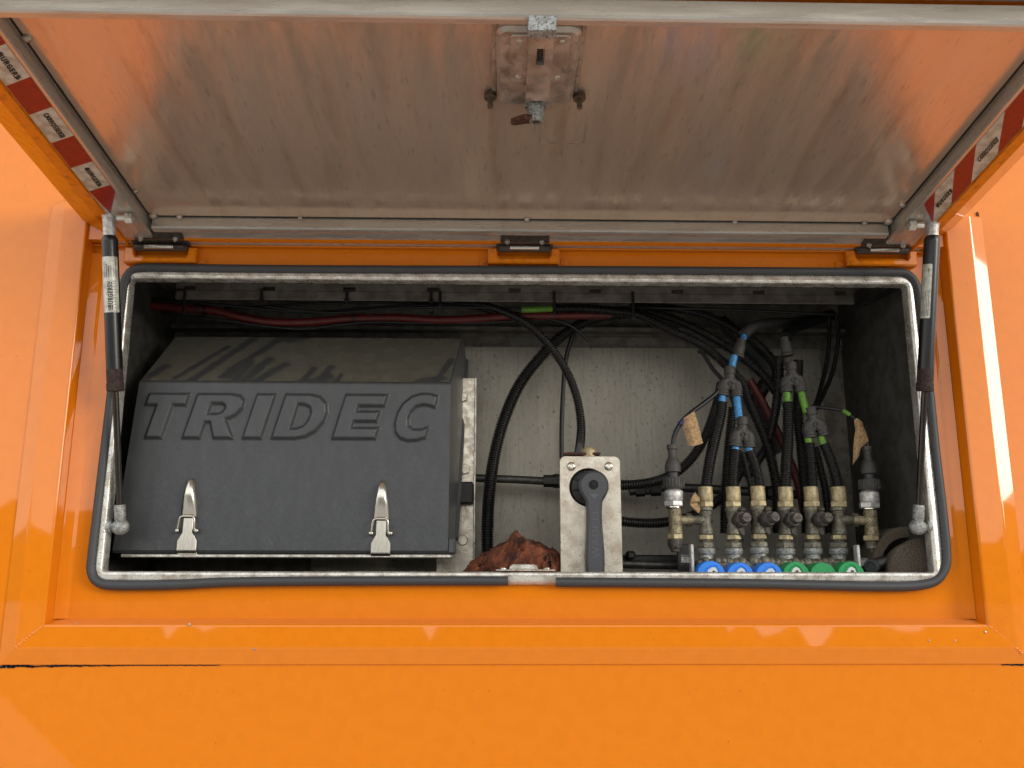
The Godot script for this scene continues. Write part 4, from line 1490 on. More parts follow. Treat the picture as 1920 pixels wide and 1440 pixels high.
func dusty_film() -> StandardMaterial3D:
	var w := 512
	var h := 128
	var im := Image.create(w, h, false, Image.FORMAT_RGBA8)
	var f := FastNoiseLite.new()
	f.seed = 61
	f.frequency = 0.03
	f.fractal_octaves = 4
	# wiped marks: finger streaks and prints as strokes [x0, y0, x1, y1, radius], in film units (y from the front edge)
	var strokes := [[0.10, 0.05, 0.20, 0.75, 0.014], [0.16, 0.0, 0.27, 0.95, 0.020], [0.25, 0.1, 0.37, 1.0, 0.020], [0.30, 0.05, 0.31, 0.42, 0.02], [0.33, 0.0, 0.37, 0.48, 0.022], [0.37, 0.0, 0.43, 0.35, 0.022], [0.27, 0.12, 0.28, 0.3, 0.022], [0.52, 0.0, 0.535, 0.26, 0.016], [0.575, 0.0, 0.59, 0.3, 0.018], [0.54, 0.0, 0.60, 0.1, 0.02], [0.63, 0.0, 0.635, 0.15, 0.012], [0.90, 0.02, 0.97, 0.08, 0.02], [0.955, 0.03, 0.985, 0.5, 0.014], [0.40, 0.92, 0.45, 1.0, 0.02], [0.0, 0.0, 0.04, 0.3, 0.02]]
	for y in h:
		for x in w:
			var p := Vector2(x / float(w), (1.0 - y / float(h)) * 0.3)
			var n := f.get_noise_2d(x, y * 1.3)
			var a := 0.72 + n * 0.12
			for s in strokes:
				var d := p.distance_to(Geometry2D.get_closest_point_to_segment(p, Vector2(s[0], s[1] * 0.3), Vector2(s[2], s[3] * 0.3))) + n * 0.004
				a *= smoothstep(s[4] * 0.25, s[4] * 1.3, d)
			var sp := f.get_noise_2d(x * 9.0, y * 9.0)
			if sp > 0.5:
				a = maxf(a, 0.8)
			var g := 0.335 + n * 0.02
			im.set_pixel(x, y, Color(g * 1.02, g * 0.985, g * 0.84, clampf(a, 0.0, 0.9)))
	var m := mat(Color.WHITE, 0.9)
	m.albedo_texture = ImageTexture.create_from_image(im)
	m.transparency = BaseMaterial3D.TRANSPARENCY_ALPHA
	m.texture_repeat = false
	m.uv1_scale = Vector3(1, -1, 1)
	m.uv1_offset = Vector3(0, 1, 0)
	return m

# ---- cables under the roof
func make_cables() -> void:
	var z := -0.15
	wire("red_cable", [[235, 568, z], [300, 574, z], [350, 579, z], [400, 582, z], [450, 594, z], [510, 604, z], [580, 604, z], [650, 598, z], [740, 596, z], [830, 600, z], [900, 597, z], [960, 593, z], [1090, 591, z], [1200, 590, z - 0.02]], 8.0, M.red_cable, "thick red cable hanging in a sag under the locker roof")
	var bl := "thin black cables bundled along the red cable"
	wire("thin_cable", [[235, 558, z], [330, 566, z], [420, 572, z], [520, 582, z], [600, 585, z], [700, 577, z], [800, 572, z], [900, 576, z], [980, 590, z], [1060, 606, z], [1105, 640, z - 0.02]], 3.0, M.cable, "thin black cable running above the red one and dipping down at its right end", "cable", bl)
	wire("thin_cable", [[300, 588, z + 0.004], [400, 598, z + 0.004], [500, 612, z + 0.004], [570, 617, z + 0.004], [640, 609, z + 0.004], [700, 604, z + 0.004], [800, 606, z], [900, 605, z], [1000, 600, z]], 2.4, M.cable, "thin black cable following the lower side of the red cable", "cable", bl)
	wire("thin_cable", [[420, 578, z - 0.01], [560, 571, z - 0.01], [700, 567, z - 0.01], [830, 569, z - 0.01], [900, 582, z - 0.01], [960, 600, z - 0.01]], 2.4, M.cable, "thin black cable close under the perforated rail", "cable", bl)
	wire("thin_cable", [[500, 575, z + 0.01], [620, 586, z + 0.01], [740, 578, z + 0.01], [850, 576, z + 0.01], [1000, 578, z], [1200, 577, z], [1400, 582, z], [1570, 590, z]], 2.6, M.cable, "long thin black cable running the whole width under the perforated rail", "cable", bl)
	wire("thin_cable", [[1600, 577, -0.13], [1640, 560, -0.09], [1688, 537, -0.035], [1720, 520, -0.02]], 4.0, M.cable, "black cable slanting up into the upper right corner")
	wire("green_hose", [[978, 581, z + 0.012], [1005, 580, z + 0.012], [1040, 579, z + 0.012]], 6.0, M.green_mark, "short bare length of bright green hose under the rail", "hose")
	wire("thin_cable", [[1108, 583, -0.16], [1085, 605, -0.18], [1070, 640, -0.2], [1060, 680, -0.21], [1056, 730, -0.21], [1053, 800, -0.21], [1053, 860, -0.21]], 4.2, M.cable, "single black cable dropping down behind the lever plate")
	var pr := "pair of thin cables in front of the right rear corner"
	wire("thin_cable", [[1554, 592, -0.19], [1555, 630, -0.19], [1550, 680, -0.18], [1538, 730, -0.16], [1527, 765, -0.13]], 4.0, M.cable, "left of two thin black cables hanging side by side at right", "cable", pr)
	wire("thin_cable", [[1568, 592, -0.19], [1572, 630, -0.19], [1563, 690, -0.18], [1546, 735, -0.16], [1531, 766, -0.13]], 4.0, M.cable, "right of two thin black cables hanging side by side at right", "cable", pr)
	# pieces of strapping
	var names := {345: "cable tie farthest left on the perforated rail", 490: "cable tie hooked through the second slot of the rail from the left", 650: "cable tie hooked through the third slot of the rail from the left", 808: "left of a pair of cable ties on the rail above the box", 825: "right of a pair of cable ties on the rail above the box", 1039: "cable tie holding the ribbed conduit right of the green hose", 1187: "long cable tie holding several ribbed conduits together"}
	for px in names:
		var y1: float = {345: 590.0, 490: 566.0, 650: 566.0, 808: 568.0, 825: 575.0, 1039: 590.0, 1187: 600.0}[px]
		var k := S(px, 550, -0.117)
		var b := MB.new()
		b.box(at(P(px, (545 + y1) / 2.0, -0.1165)), Vector3(5 * k, (y1 - 545) * k, 0.0014), 0.0004)
		if px < 1000 and px != 825:
			b.box(at(P(px + (6 if px != 345 else -6), 544, -0.116)), Vector3(20 * k, 4 * k, 0.003), 0.0008)
		b.box(at(P(px, y1 - 3, -0.114)), Vector3(8 * k, 7 * k, 0.005), 0.001)
		single("cable_tie", b, M.cable, names[px], "cable tie", "cable ties on the rail")
	for q in [[372, 578, "tie round the red cable near its left end"], [385, 581, "second tie round the red cable near its left end"], [663, 597, "tie round the red cable in the middle of its sag"], [810, 580, "tie round the cables beside the pair on the rail"]]:
		var b := MB.new()
		var k := S(q[0], q[1], z)
		b.lathe(at(P(q[0], q[1], z), Basis(Vector3.BACK, PI / 2 - 0.1)), [Vector2(8.6 * k, -3 * k), Vector2(9.4 * k, -3 * k), Vector2(9.4 * k, 3 * k), Vector2(8.6 * k, 3 * k)], 18)
		single("cable_tie", b, M.cable, "black " + q[2], "cable tie", "cable ties round the red cable")
	# steel pipes
	var pp := thing("steel_pipe", "grey steel pipe with a coupling between the mounting plate and the lever plate", "pipe", P(970, 905, -0.2))
	var b := MB.new()
	var pts := PackedVector3Array([P(880, 896, -0.2), P(965, 899, -0.2), P(1060, 904, -0.2), P(1200, 908, -0.2)])
	b.tube(pts, flat_r(4, 7.5 * S(970, 900, -0.2)), 16)
	part("tube", b, M.pipe, pp)
	for q in [[1029, 9.5, 20.0], [1041, 11.0, 6.0], [1047, 11.0, 5.0]]:
		b = MB.new()
		var k := S(q[0], 902, -0.2)
		b.lathe(at(P(q[0], 902, -0.2), Basis(Vector3.BACK, -PI / 2)), [Vector2(0, -q[2] / 2 * k), Vector2(q[1] * 1.2 * k, -q[2] / 2 * k), Vector2(q[1] * 1.25 * k, q[2] / 2 * k), Vector2(0, q[2] / 2 * k)], 6, true)
		part("coupling", b, M.black_steel, pp)
	pp = thing("steel_pipe", "dark steel pipe with couplings running behind the row of brass valves", "pipe", P(1350, 920, -0.19))
	b = MB.new()
	pts = PackedVector3Array([P(1180, 921, -0.19), P(1250, 913, -0.19), P(1330, 917, -0.19), P(1470, 926, -0.19), P(1520, 929, -0.19)])
	b.tube(pts, flat_r(5, 8.5 * S(1350, 920, -0.19)), 16)
	part("tube", b, M.pipe, pp)
	for q in [[1200, 922, 8.0, 17.0], [1214, 921, 6.0, 8.0], [1229, 919, 9.5, 19.0], [1448, 924, 11.0, 24.0]]:
		b = MB.new()
		var k := S(q[0], q[1], -0.185)
		b.lathe(at(P(q[0], q[1], -0.185), Basis(Vector3.BACK, -PI / 2 + 0.05)), [Vector2(0, -q[3] / 2 * k), Vector2(q[2] * 1.15 * k, -q[3] / 2 * k), Vector2(q[2] * 1.2 * k, q[3] / 2 * k), Vector2(0, q[3] / 2 * k)], 6, true)
		part("coupling", b, M.black_steel, pp)
	pp = thing("steel_pipe", "low steel pipe with a bolted clamp between lever plate and valve row", "pipe", P(1225, 1058, -0.12))
	b = MB.new()
	pts = PackedVector3Array([P(1140, 1057, -0.12), P(1225, 1059, -0.12), P(1310, 1061, -0.12)])
	b.tube(pts, flat_r(3, 8.0 * S(1225, 1058, -0.12)), 16)
	part("tube", b, M.pipe, pp)
	b = MB.new()
	b.box(at(P(1225, 1047, -0.14)), Vector3(0.11, 0.010, 0.02), 0.002)
	b.box(at(P(1182, 1041, -0.118)), Vector3(0.013, 0.012, 0.02), 0.003)
	part("clamp_bar", b, M.black_steel, pp)

# ---- the lever valve on its plate
func make_stop_valve() -> void:
	var z := -0.03
	var k := S(1107, 960, z)
	var c := P(1107.5, 963, z)
	var t := thing("lever_valve", "bright steel plate with a grey hand lever pointing straight down", "lever valve", Vector3(c.x, YB - 0.02, z))
	# plate with a round hole
	var hole := Vector2(P(1103, 914, z).x - c.x, P(1103, 914, z).y - c.y)
	var hr := 35.5 * k
	var w := 57.5 * k
	var hh := 108.0 * k
	var b := MB.new()
	var n := 120
	var rim := PackedVector2Array()
	var inn := PackedVector2Array()
	for i in n:
		var a := TAU * i / n + 0.013
		var d := Vector2(cos(a), sin(a))
		var s := INF
		if absf(d.x) > 1e-6:
			s = minf(s, ((w if d.x > 0 else -w) - hole.x) / d.x)
		if absf(d.y) > 1e-6:
			s = minf(s, ((hh if d.y > 0 else -hh - 0.02) - hole.y) / d.y)
		var p := hole + d * s
		var q := Vector2(absf(p.x) - (w - 0.008), p.y - (hh - 0.008))
		if q.x > 0 and q.y > 0 and q.length() > 0.008:
			q = q.normalized() * 0.008
			p = Vector2(signf(p.x) * (w - 0.008 + q.x), hh - 0.008 + q.y)
		rim.append(p)
		inn.append(hole + d * hr)
	for i in n:
		var j := (i + 1) % n
		var v3 := func(q: Vector2, zz: float): return c + Vector3(q.x, q.y, zz)
		var o := (rim[i] - hole).normalized() * 0.0007
		var o2 := (rim[j] - hole).normalized() * 0.0007
		b.quad(v3.call(rim[i] - o, 0.002), v3.call(rim[j] - o2, 0.002), v3.call(inn[j] + o2, 0.002), v3.call(inn[i] + o, 0.002), Vector3.BACK)
		b.quad(v3.call(rim[i], 0.0013), v3.call(rim[j], 0.0013), v3.call(rim[j] - o2, 0.002), v3.call(rim[i] - o, 0.002), Vector3(o.x, o.y, o.length()) * 1000)
		b.quad(v3.call(inn[i], 0.0013), v3.call(inn[j], 0.0013), v3.call(inn[j] + o2, 0.002), v3.call(inn[i] + o, 0.002), Vector3(-o.x, -o.y, o.length()) * 1000)
		b.quad(v3.call(rim[i], -0.002), v3.call(rim[j], -0.002), v3.call(inn[j], -0.002), v3.call(inn[i], -0.002), Vector3.FORWARD)
		b.quad(v3.call(rim[i], -0.002), v3.call(rim[j], -0.002), v3.call(rim[j], 0.0013), v3.call(rim[i], 0.0013), Vector3(o.x, o.y, 0) * 1000)
		b.quad(v3.call(inn[i], -0.002), v3.call(inn[j], -0.002), v3.call(inn[j], 0.0013), v3.call(inn[i], 0.0013), Vector3(-o.x, -o.y, 0) * 1000)
	part("plate", b, M.plate, t)
	for px in [1071.0, 1141.0]:
		b = MB.new()
		var p := P(px, 874.5, z + 0.002)
		b.lathe(at(p, Basis(Vector3.RIGHT, PI / 2)), [Vector2(0.0062, 0), Vector2(0.0062, 0.001), Vector2(0.0056, 0.003), Vector2(0.0042, 0.0044), Vector2(0.0026, 0.0047), Vector2(0.0024, 0.0028), Vector2(0, 0.0028)], 20)
		part("bolt", b, M.stainless, t)
	# valve body behind the plate
	b = MB.new()
	b.box(at(c + Vector3(0, 0.01, -0.045)), Vector3(0.07, 0.13, 0.06), 0.006)
	part("valve_body", b, M.black_steel, t)
	b = MB.new()
	b.lathe(at(c + Vector3(hole.x, hole.y, -0.014), Basis(Vector3.RIGHT, PI / 2)), [Vector2(0.0245, -0.004), Vector2(0.0245, 0.012), Vector2(0.022, 0.014), Vector2(0, 0.014)], 28)
	for i in 8:
		var a := TAU * i / 8 + 0.2
		b.box(at(c + Vector3(hole.x + cos(a) * 0.0195, hole.y + sin(a) * 0.0195, 0.0015), Basis(Vector3.BACK, a)), Vector3(0.009, 0.0016, 0.003), 0.0004)
	part("collar", b, M.black_steel, t)
	b = turned(1104, z - 0.03, [[9, 839], [12, 841], [14, 846], [14, 860]], 20)
	part("brass_plug", b, M.brass, t)
	b = MB.new()
	b.box(at(P(1090, 853, z - 0.035)), Vector3(0.052, 0.004, 0.03), 0.001)
	part("back_washer", b, M.rust, t)
	# lever
	var lh := P(1113, 910, z + 0.014)
	var k2 := S(1113, 980, z + 0.014)
	var right := []
	for q in [[28.5, 0], [28.0, -8], [25, -16], [19.5, -24], [16, -32], [14.8, -44], [14.6, -60], [15.2, -80], [16.5, -100], [17.8, -120], [18.2, -140], [17.8, -155], [16.4, -172], [14.4, -190]]:
		right.append(Vector2(q[0], q[1]))
	var outl := PackedVector2Array()
	for i in 14:
		var a := PI * (13 - i) / 13.0
		outl.append(Vector2(cos(a), sin(a)) * 28.5)
	for i in range(1, right.size()):
		outl.append(right[i])
	for i in range(right.size() - 1, 0, -1):
		outl.append(Vector2(-right[i].x + 1.0, right[i].y))
	b = MB.new()
	b.prism(at(lh), scaled(outl, k2), -0.012, 0.004, 0.0032)
	var lev := part("lever", b, M.lever, t)
	b = MB.new()
	b.lathe(at(lh + Vector3(-0.0005, 0.0005, 0.0042), Basis(Vector3.RIGHT, PI / 2)), [Vector2(0.0066, 0.0), Vector2(0.0060, 0.0007), Vector2(0.0056, 0.0002), Vector2(0.0032, 0.0002), Vector2(0.0030, 0.0011), Vector2(0.0012, 0.0013), Vector2(0, 0.0008)], 20)
	part("hub_screw", b, M.void, lev)
	b = MB.new()
	b.text(at(lh + Vector3(0.0006, -92 * k2, 0.0042), Basis(Vector3.BACK, PI / 2)), "WABCO", 0.0098, 0.0007, false, 0.0, 0.0, 1.35)
	for s in [-1.0, 1.0]:
		b.box(at(lh + Vector3(s * 11 * k2 + 0.0005, -85 * k2, 0.0041)), Vector3(0.0006, 100 * k2, 0.0006))
		b.box(at(lh + Vector3(s * 15 * k2, 9 * k2, 0.0041), Basis(Vector3.BACK, 0.0)), Vector3(0.0055, 0.0007, 0.0006))
		b.box(at(lh + Vector3(s * 15 * k2, 14 * k2, 0.0041), Basis(Vector3.BACK, s * 0.5)), Vector3(0.0008, 0.004, 0.0006))
		for i in 5:
			var a: float = -PI / 2 + s * (0.55 + i * 0.13)
			b.box(at(lh + Vector3(cos(a) * 18 * k2, sin(a) * 18 * k2, 0.0041), Basis(Vector3.BACK, a + PI / 2)), Vector3(0.0022, 0.0008, 0.0006))
	b.prism(at(lh + Vector3(0, -19 * k2, 0)), scaled(PackedVector2Array([Vector2(-10, 3), Vector2(10, 3), Vector2(0, -8)]), k2), 0.0036, 0.0044, 0.0003)
	for i in 4:
		b.box(at(lh + Vector3(0, (-150 - i * 9) * k2, 0.0041)), Vector3(22 * k2, 0.0007, 0.0006))
	part("raised_marks", b, M.lever_mark, lev)
	# rag lying in front of the plate's left edge
	make_rag()

func make_rag() -> void:
	var z := -0.075
	var out := [[858, 1078], [872, 1069], [884, 1055], [905, 1043], [928, 1026], [948, 1015], [958, 1004], [967, 999], [978, 1006], [992, 1018], [1012, 1019], [1030, 1030], [1044, 1034], [1052, 1048], [1060, 1075]]
	var f := FastNoiseLite.new()
	f.seed = 8
	f.frequency = 14.0
	f.fractal_type = FastNoiseLite.FRACTAL_RIDGED
	f.fractal_octaves = 3
	f.fractal_gain = 0.4
	var g := FastNoiseLite.new()
	g.seed = 21
	g.frequency = 22.0
	var tops := [P(967, 1001, z + 0.02), P(1030, 1034, z + 0.02), P(905, 1046, z + 0.02)]
	var sil := PackedVector3Array()
	for q in out:
		sil.append(P(q[0], q[1], z))
	sil = smooth(sil, 0.0016)
	var floor_y := YB - 0.03
	var rows := []
	for r in 110:
		var t := PI * r / 109.0
		var row := PackedVector3Array()
		for i in sil.size():
			var h := sil[i].y - floor_y
			var e := sin(PI * i / (sil.size() - 1.0))
			var depth := 0.012 + 0.05 * sqrt(maxf(e, 0.0))
			var p := Vector3(sil[i].x, floor_y + h * pow(sin(t), 0.75), z + cos(t) * depth)
			var nd := Vector3(0.15 * sin(p.x * 60.0), sin(t), cos(t)).normalized()
			var pull := 0.0                               # folds fan out from the two gathered tops
			for q in tops:
				var rel: Vector3 = p - q
				var dist := rel.length()
				var turn := atan2(rel.y + 0.3 * rel.z, rel.x)
				var wv := absf(sin(turn * 4.5 + g.get_noise_3dv(p * 0.9) * 2.6 + q.x * 40.0))
				pull += (1.0 - pow(wv, 0.6)) * smoothstep(0.0, 0.035, dist) * exp(-dist * 14.0)
			var crease := f.get_noise_3dv(p * Vector3(1.0, 1.4, 1.2))
			row.append(p + nd * (pull * 0.016 + crease * 0.0055 - 0.006) * (0.25 + 0.75 * (1.0 - smoothstep(0.8, 1.0, sin(t)) * 0.6)))
		rows.append(row)
	var b := MB.new()
	b.sheet(rows, Vector3.ZERO)
	# the sheet's own sense of out: flip what points to the middle
	var mid := Vector3(P(965, 1060, z).x, floor_y, z)
	for i in b.n.size():
		if b.n[i].dot(b.v[i] - mid) < 0.0:
			b.n[i] = -b.n[i]
	single("rag", b, M.rag, "crumpled rust-brown oily rag left of the lever plate", "rag")

# ---- row of six brass valves on their manifold
const VZ := -0.085
const VX := [1323.0, 1375.0, 1423.0, 1472.0, 1523.0, 1572.0]

func valve_base(t: Node3D, px: float) -> void:
	part("hose_collar", turned(px, VZ, [[12.5, 913], [13.4, 914.5], [13.4, 938], [12.5, 940]], 22), M.brass, t)
	part("hex_nut", turned(px, VZ, [[14.6, 940], [15.6, 941.5], [15.6, 949.5], [14.6, 951]], 6, true, 0.25), M.brass, t)
	part("lower_nut", turned(px, VZ, [[13, 1003], [14.2, 1004], [14.2, 1011], [13, 1012]], 6, true, 0.5), M.brass, t)
	part("thread", turned(px, VZ, [[10.5, 1012], [11, 1013], [10.2, 1014], [11, 1015], [10.2, 1016], [11, 1017]], 16), M.old_brass, t)
	part("base_nut", turned(px, VZ, [[15.5, 1017], [17, 1018], [17, 1026], [16, 1027.5]], 6, true, 0.15), M.old_brass, t)
	part("push_ring", turned(px, VZ, [[15.5, 1027.5], [18, 1029], [18, 1036], [16.5, 1039.5], [13.5, 1040], [13.5, 1048], [11, 1050.5]], 24), M.zinc_fitting, t)

func make_valves() -> void:
	# manifold bar between its end plates
	var k := S(1450, 1060, VZ)
	var t := thing("manifold", "corroded dark manifold bar between two pale end plates", "manifold", P(1450, 1085, VZ))
	var b := MB.new()
	var rng := RandomNumberGenerator.new()
	rng.seed = 12
	b.box(at(P(1455, 1068, VZ)), Vector3(300 * k, 0.026, 0.034), 0.005)
	for i in 26:
		b.ball(P(1312 + i * 11.2, 1055 + rng.randf_range(-3, 3), VZ + 0.012), rng.randf_range(0.005, 0.009), 10)
	part("bar", b, M.old_brass, t)
	for q in [[1297.0, 1022.0], [1608.0, 1023.0]]:
		b = MB.new()
		var z := -0.045
		b.box(at(P(q[0], (q[1] + 1085) / 2, z - 0.006)), Vector3(0.0042, (1085 - q[1]) * k, 0.014), 0.001)
		part("end_plate", b, M.white_zinc, t)
	for q in [[1284.0, 1050.0, -1.0], [1619.0, 1056.0, 1.0]]:
		b = MB.new()
		b.lathe(at(P(q[0], q[1], -0.06), Basis(Vector3.BACK, -PI / 2)), [Vector2(0, -0.006), Vector2(0.0075, -0.006), Vector2(0.0075, 0.006), Vector2(0, 0.006)], 6, true)
		part("end_bolt", b, M.zinc_fitting, t)
	b = MB.new()
	b.box(at(P(1284, 1053, -0.085)), Vector3(0.022, 0.05, 0.004), 0.001)
	part("left_bracket", b, M.black_steel, t)
	# end valves with a side branch
	var defs := [[0, -1.0, "first brass valve at left, joined by a side branch to the left sensor"], [5, 1.0, "brass valve at the right end, joined by a side branch to the right sensor"]]
	for d in defs:
		var px: float = VX[d[0]]
		var v := thing("branch_valve", d[2], "valve", P(px, 1052, VZ), "brass valves on the manifold")
		valve_base(v, px)
		part("valve_body", turned(px, VZ, [[13, 951], [14, 954], [14, 957], [11.5, 959], [11.5, 966], [9.5, 969], [9.5, 982], [11.5, 985], [13.5, 994], [13.8, 1001], [12, 1003]], 20), M.old_brass, v)
		var kk := S(px, 975, VZ)
		b = MB.new()
		b.lathe(at(P(px, 975, VZ), Basis(Vector3.BACK, -d[1] * PI / 2)), [Vector2(0, 0), Vector2(9 * kk, 0), Vector2(9 * kk, 16 * kk), Vector2(8 * kk, 18 * kk), Vector2(8 * kk, 27 * kk), Vector2(0, 27 * kk)], 18)
		part("branch", b, M.old_brass, v)
		b = MB.new()
		b.lathe(at(P(px + d[1] * 32, 975, VZ), Basis(Vector3.BACK, -d[1] * PI / 2)), [Vector2(0, -7 * kk), Vector2(12.5 * kk, -6 * kk), Vector2(13 * kk, 5 * kk), Vector2(0, 6 * kk)], 6, true)
		part("branch_nut", b, M.old_brass, v)
	# four valves with a dark knob: one built, three copies
	var px := 1375.0
	var v := thing("knob_valve", "brass valve with dark turning knob, second in the row from the left", "valve", P(px, 1052, VZ), "brass valves on the manifold")
	valve_base(v, px)
	var body := part("valve_body", turned(px, VZ, [[13, 951], [14, 954], [14, 958], [12.5, 960], [12.5, 968], [10.5, 972], [10.5, 980], [12.5, 985], [13, 996], [14, 1001], [12, 1003]], 20), M.old_brass, v)
	var kk := S(px, 975, VZ)
	var kc := P(px + 14, 974, VZ + 0.016)
	var kb := Basis(Vector3.RIGHT, PI / 2 - 0.12) * Basis(Vector3.BACK, -0.25)
	b = MB.new()
	b.lathe(at(kc, kb), [Vector2(0, -0.022), Vector2(11 * kk, -0.02), Vector2(12 * kk, -0.008), Vector2(14.5 * kk, -0.004), Vector2(14.5 * kk, 0.004), Vector2(12.5 * kk, 0.007), Vector2(10.2 * kk, 0.0075), Vector2(10.0 * kk, 0.016), Vector2(8.5 * kk, 0.018), Vector2(0, 0.018)], 22)
	b.box(at(kc + kb * Vector3(0, 0.0185, 0), kb), Vector3(0.010, 0.0012, 0.0022), 0.0004)
	var knob := part("knob", b, M.knob, v)
	b = MB.new()
	b.box(at(kc + Vector3(0.004, 0.014, -0.004), Basis(Vector3.BACK, 0.2)), Vector3(0.009, 0.008, 0.008), 0.003)
	b.prism(at(kc + Vector3(0.001, -0.016, -0.008), Basis(Vector3.BACK, 0.15)), PackedVector2Array([Vector2(-0.004, 0.010), Vector2(0.005, 0.010), Vector2(0.006, -0.004), Vector2(0.002, -0.008), Vector2(-0.003, -0.003)]), -0.003, 0.003, 0.0015)
	part("knob_wing", b, M.knob, knob)
	var nth := ["third", "fourth", "fifth"]
	for i in 3:
		var cv := copy(v, Vector3(P(VX[i + 2], 975, VZ).x - P(px, 975, VZ).x, [0.001, 0.0, 0.0005][i], 0.0), "brass valve with dark turning knob, %s in the row from the left" % nth[i])
		cv.rotation.y = [0.16, -0.12, 0.07][i]
		cv.rotation.z = [0.012, -0.01, 0.008][i]
	# round caps in front, low behind the lip
	var caps := [[1334.0, 1079.0, 27.0, "blue", "first"], [1389.0, 1081.0, 26.0, "blue", "middle"], [1443.0, 1081.0, 26.0, "blue", "last"], [1493.5, 1079.0, 25.5, "green", "first"], [1544.0, 1080.0, 25.0, "green", "middle"], [1596.5, 1079.0, 26.0, "green", "last"]]
	var turns := [-0.5, -0.15, -0.35, 0.0, -2.2, -0.1]
	for i in 6:
		var q: Array = caps[i]
		var z := -0.034
		var kq := S(q[0], q[1], z)
		var c := P(q[0], q[1], z)
		var r: float = q[2] * kq
		var cap := thing("round_cap", "%s of the three %s round caps, counted from the left, below the brass valves" % [q[4], q[3]], "cap", c + Vector3(0, -r, 0), "%s caps below the valves" % q[3])
		b = MB.new()
		b.lathe(at(c, Basis(Vector3.RIGHT, PI / 2)), [Vector2(r * 0.96, -0.03), Vector2(r, -0.028), Vector2(r, -0.002), Vector2(r * 0.97, 0.0), Vector2(0, 0.0)], 36)
		part("cap_body", b, M.blue_cap if q[3] == "blue" else M.green_cap, cap)
		if i == 4:
			continue
		# raised outline and the white print inside
		var rot := Basis(Vector3.BACK, turns[i])
		b = MB.new()
		var drop := PackedVector3Array()
		for s in [[0, 0.78], [0.28, 0.62], [0.48, 0.3], [0.5, 0.0], [0.36, -0.3], [0, -0.42], [-0.36, -0.3], [-0.5, 0.0], [-0.48, 0.3], [-0.28, 0.62], [0, 0.78]]:
			drop.append(c + rot * Vector3(s[0] * r, s[1] * r, 0.0004))
		drop = smooth(drop, 0.0012)
		b.tube(drop, flat_r(drop.size(), 0.0007), 6)
		part("raised_outline", b, M.blue_cap if q[3] == "blue" else M.green_cap, cap)
		b = MB.new()
		b.prism(at(c, rot), scaled(PackedVector2Array([Vector2(0, 0.62), Vector2(0.22, 0.5), Vector2(0.36, 0.24), Vector2(0.36, -0.05), Vector2(0.2, -0.28), Vector2(-0.2, -0.28), Vector2(-0.36, -0.05), Vector2(-0.36, 0.24), Vector2(-0.22, 0.5)]), r), 0.0, 0.0006)
		var wp := part("white_print", b, M.white_print, cap)
		b = MB.new()
		b.prism(at(c + rot * Vector3(0.05 * r, 0.3 * r, 0.0), rot), rounded(0.22 * r, 0.16 * r, 0.06 * r), 0.0006, 0.001)
		for s in [-1.0, 1.0]:
			b.box(at(c + rot * Vector3(s * 0.13 * r, 0.06 * r, 0.0008), rot * Basis(Vector3.BACK, s * 0.5)), Vector3(0.05 * r, 0.22 * r, 0.0005))
		part("printed_mark", b, M.ink if i % 2 == 0 else M.pipe, wp)

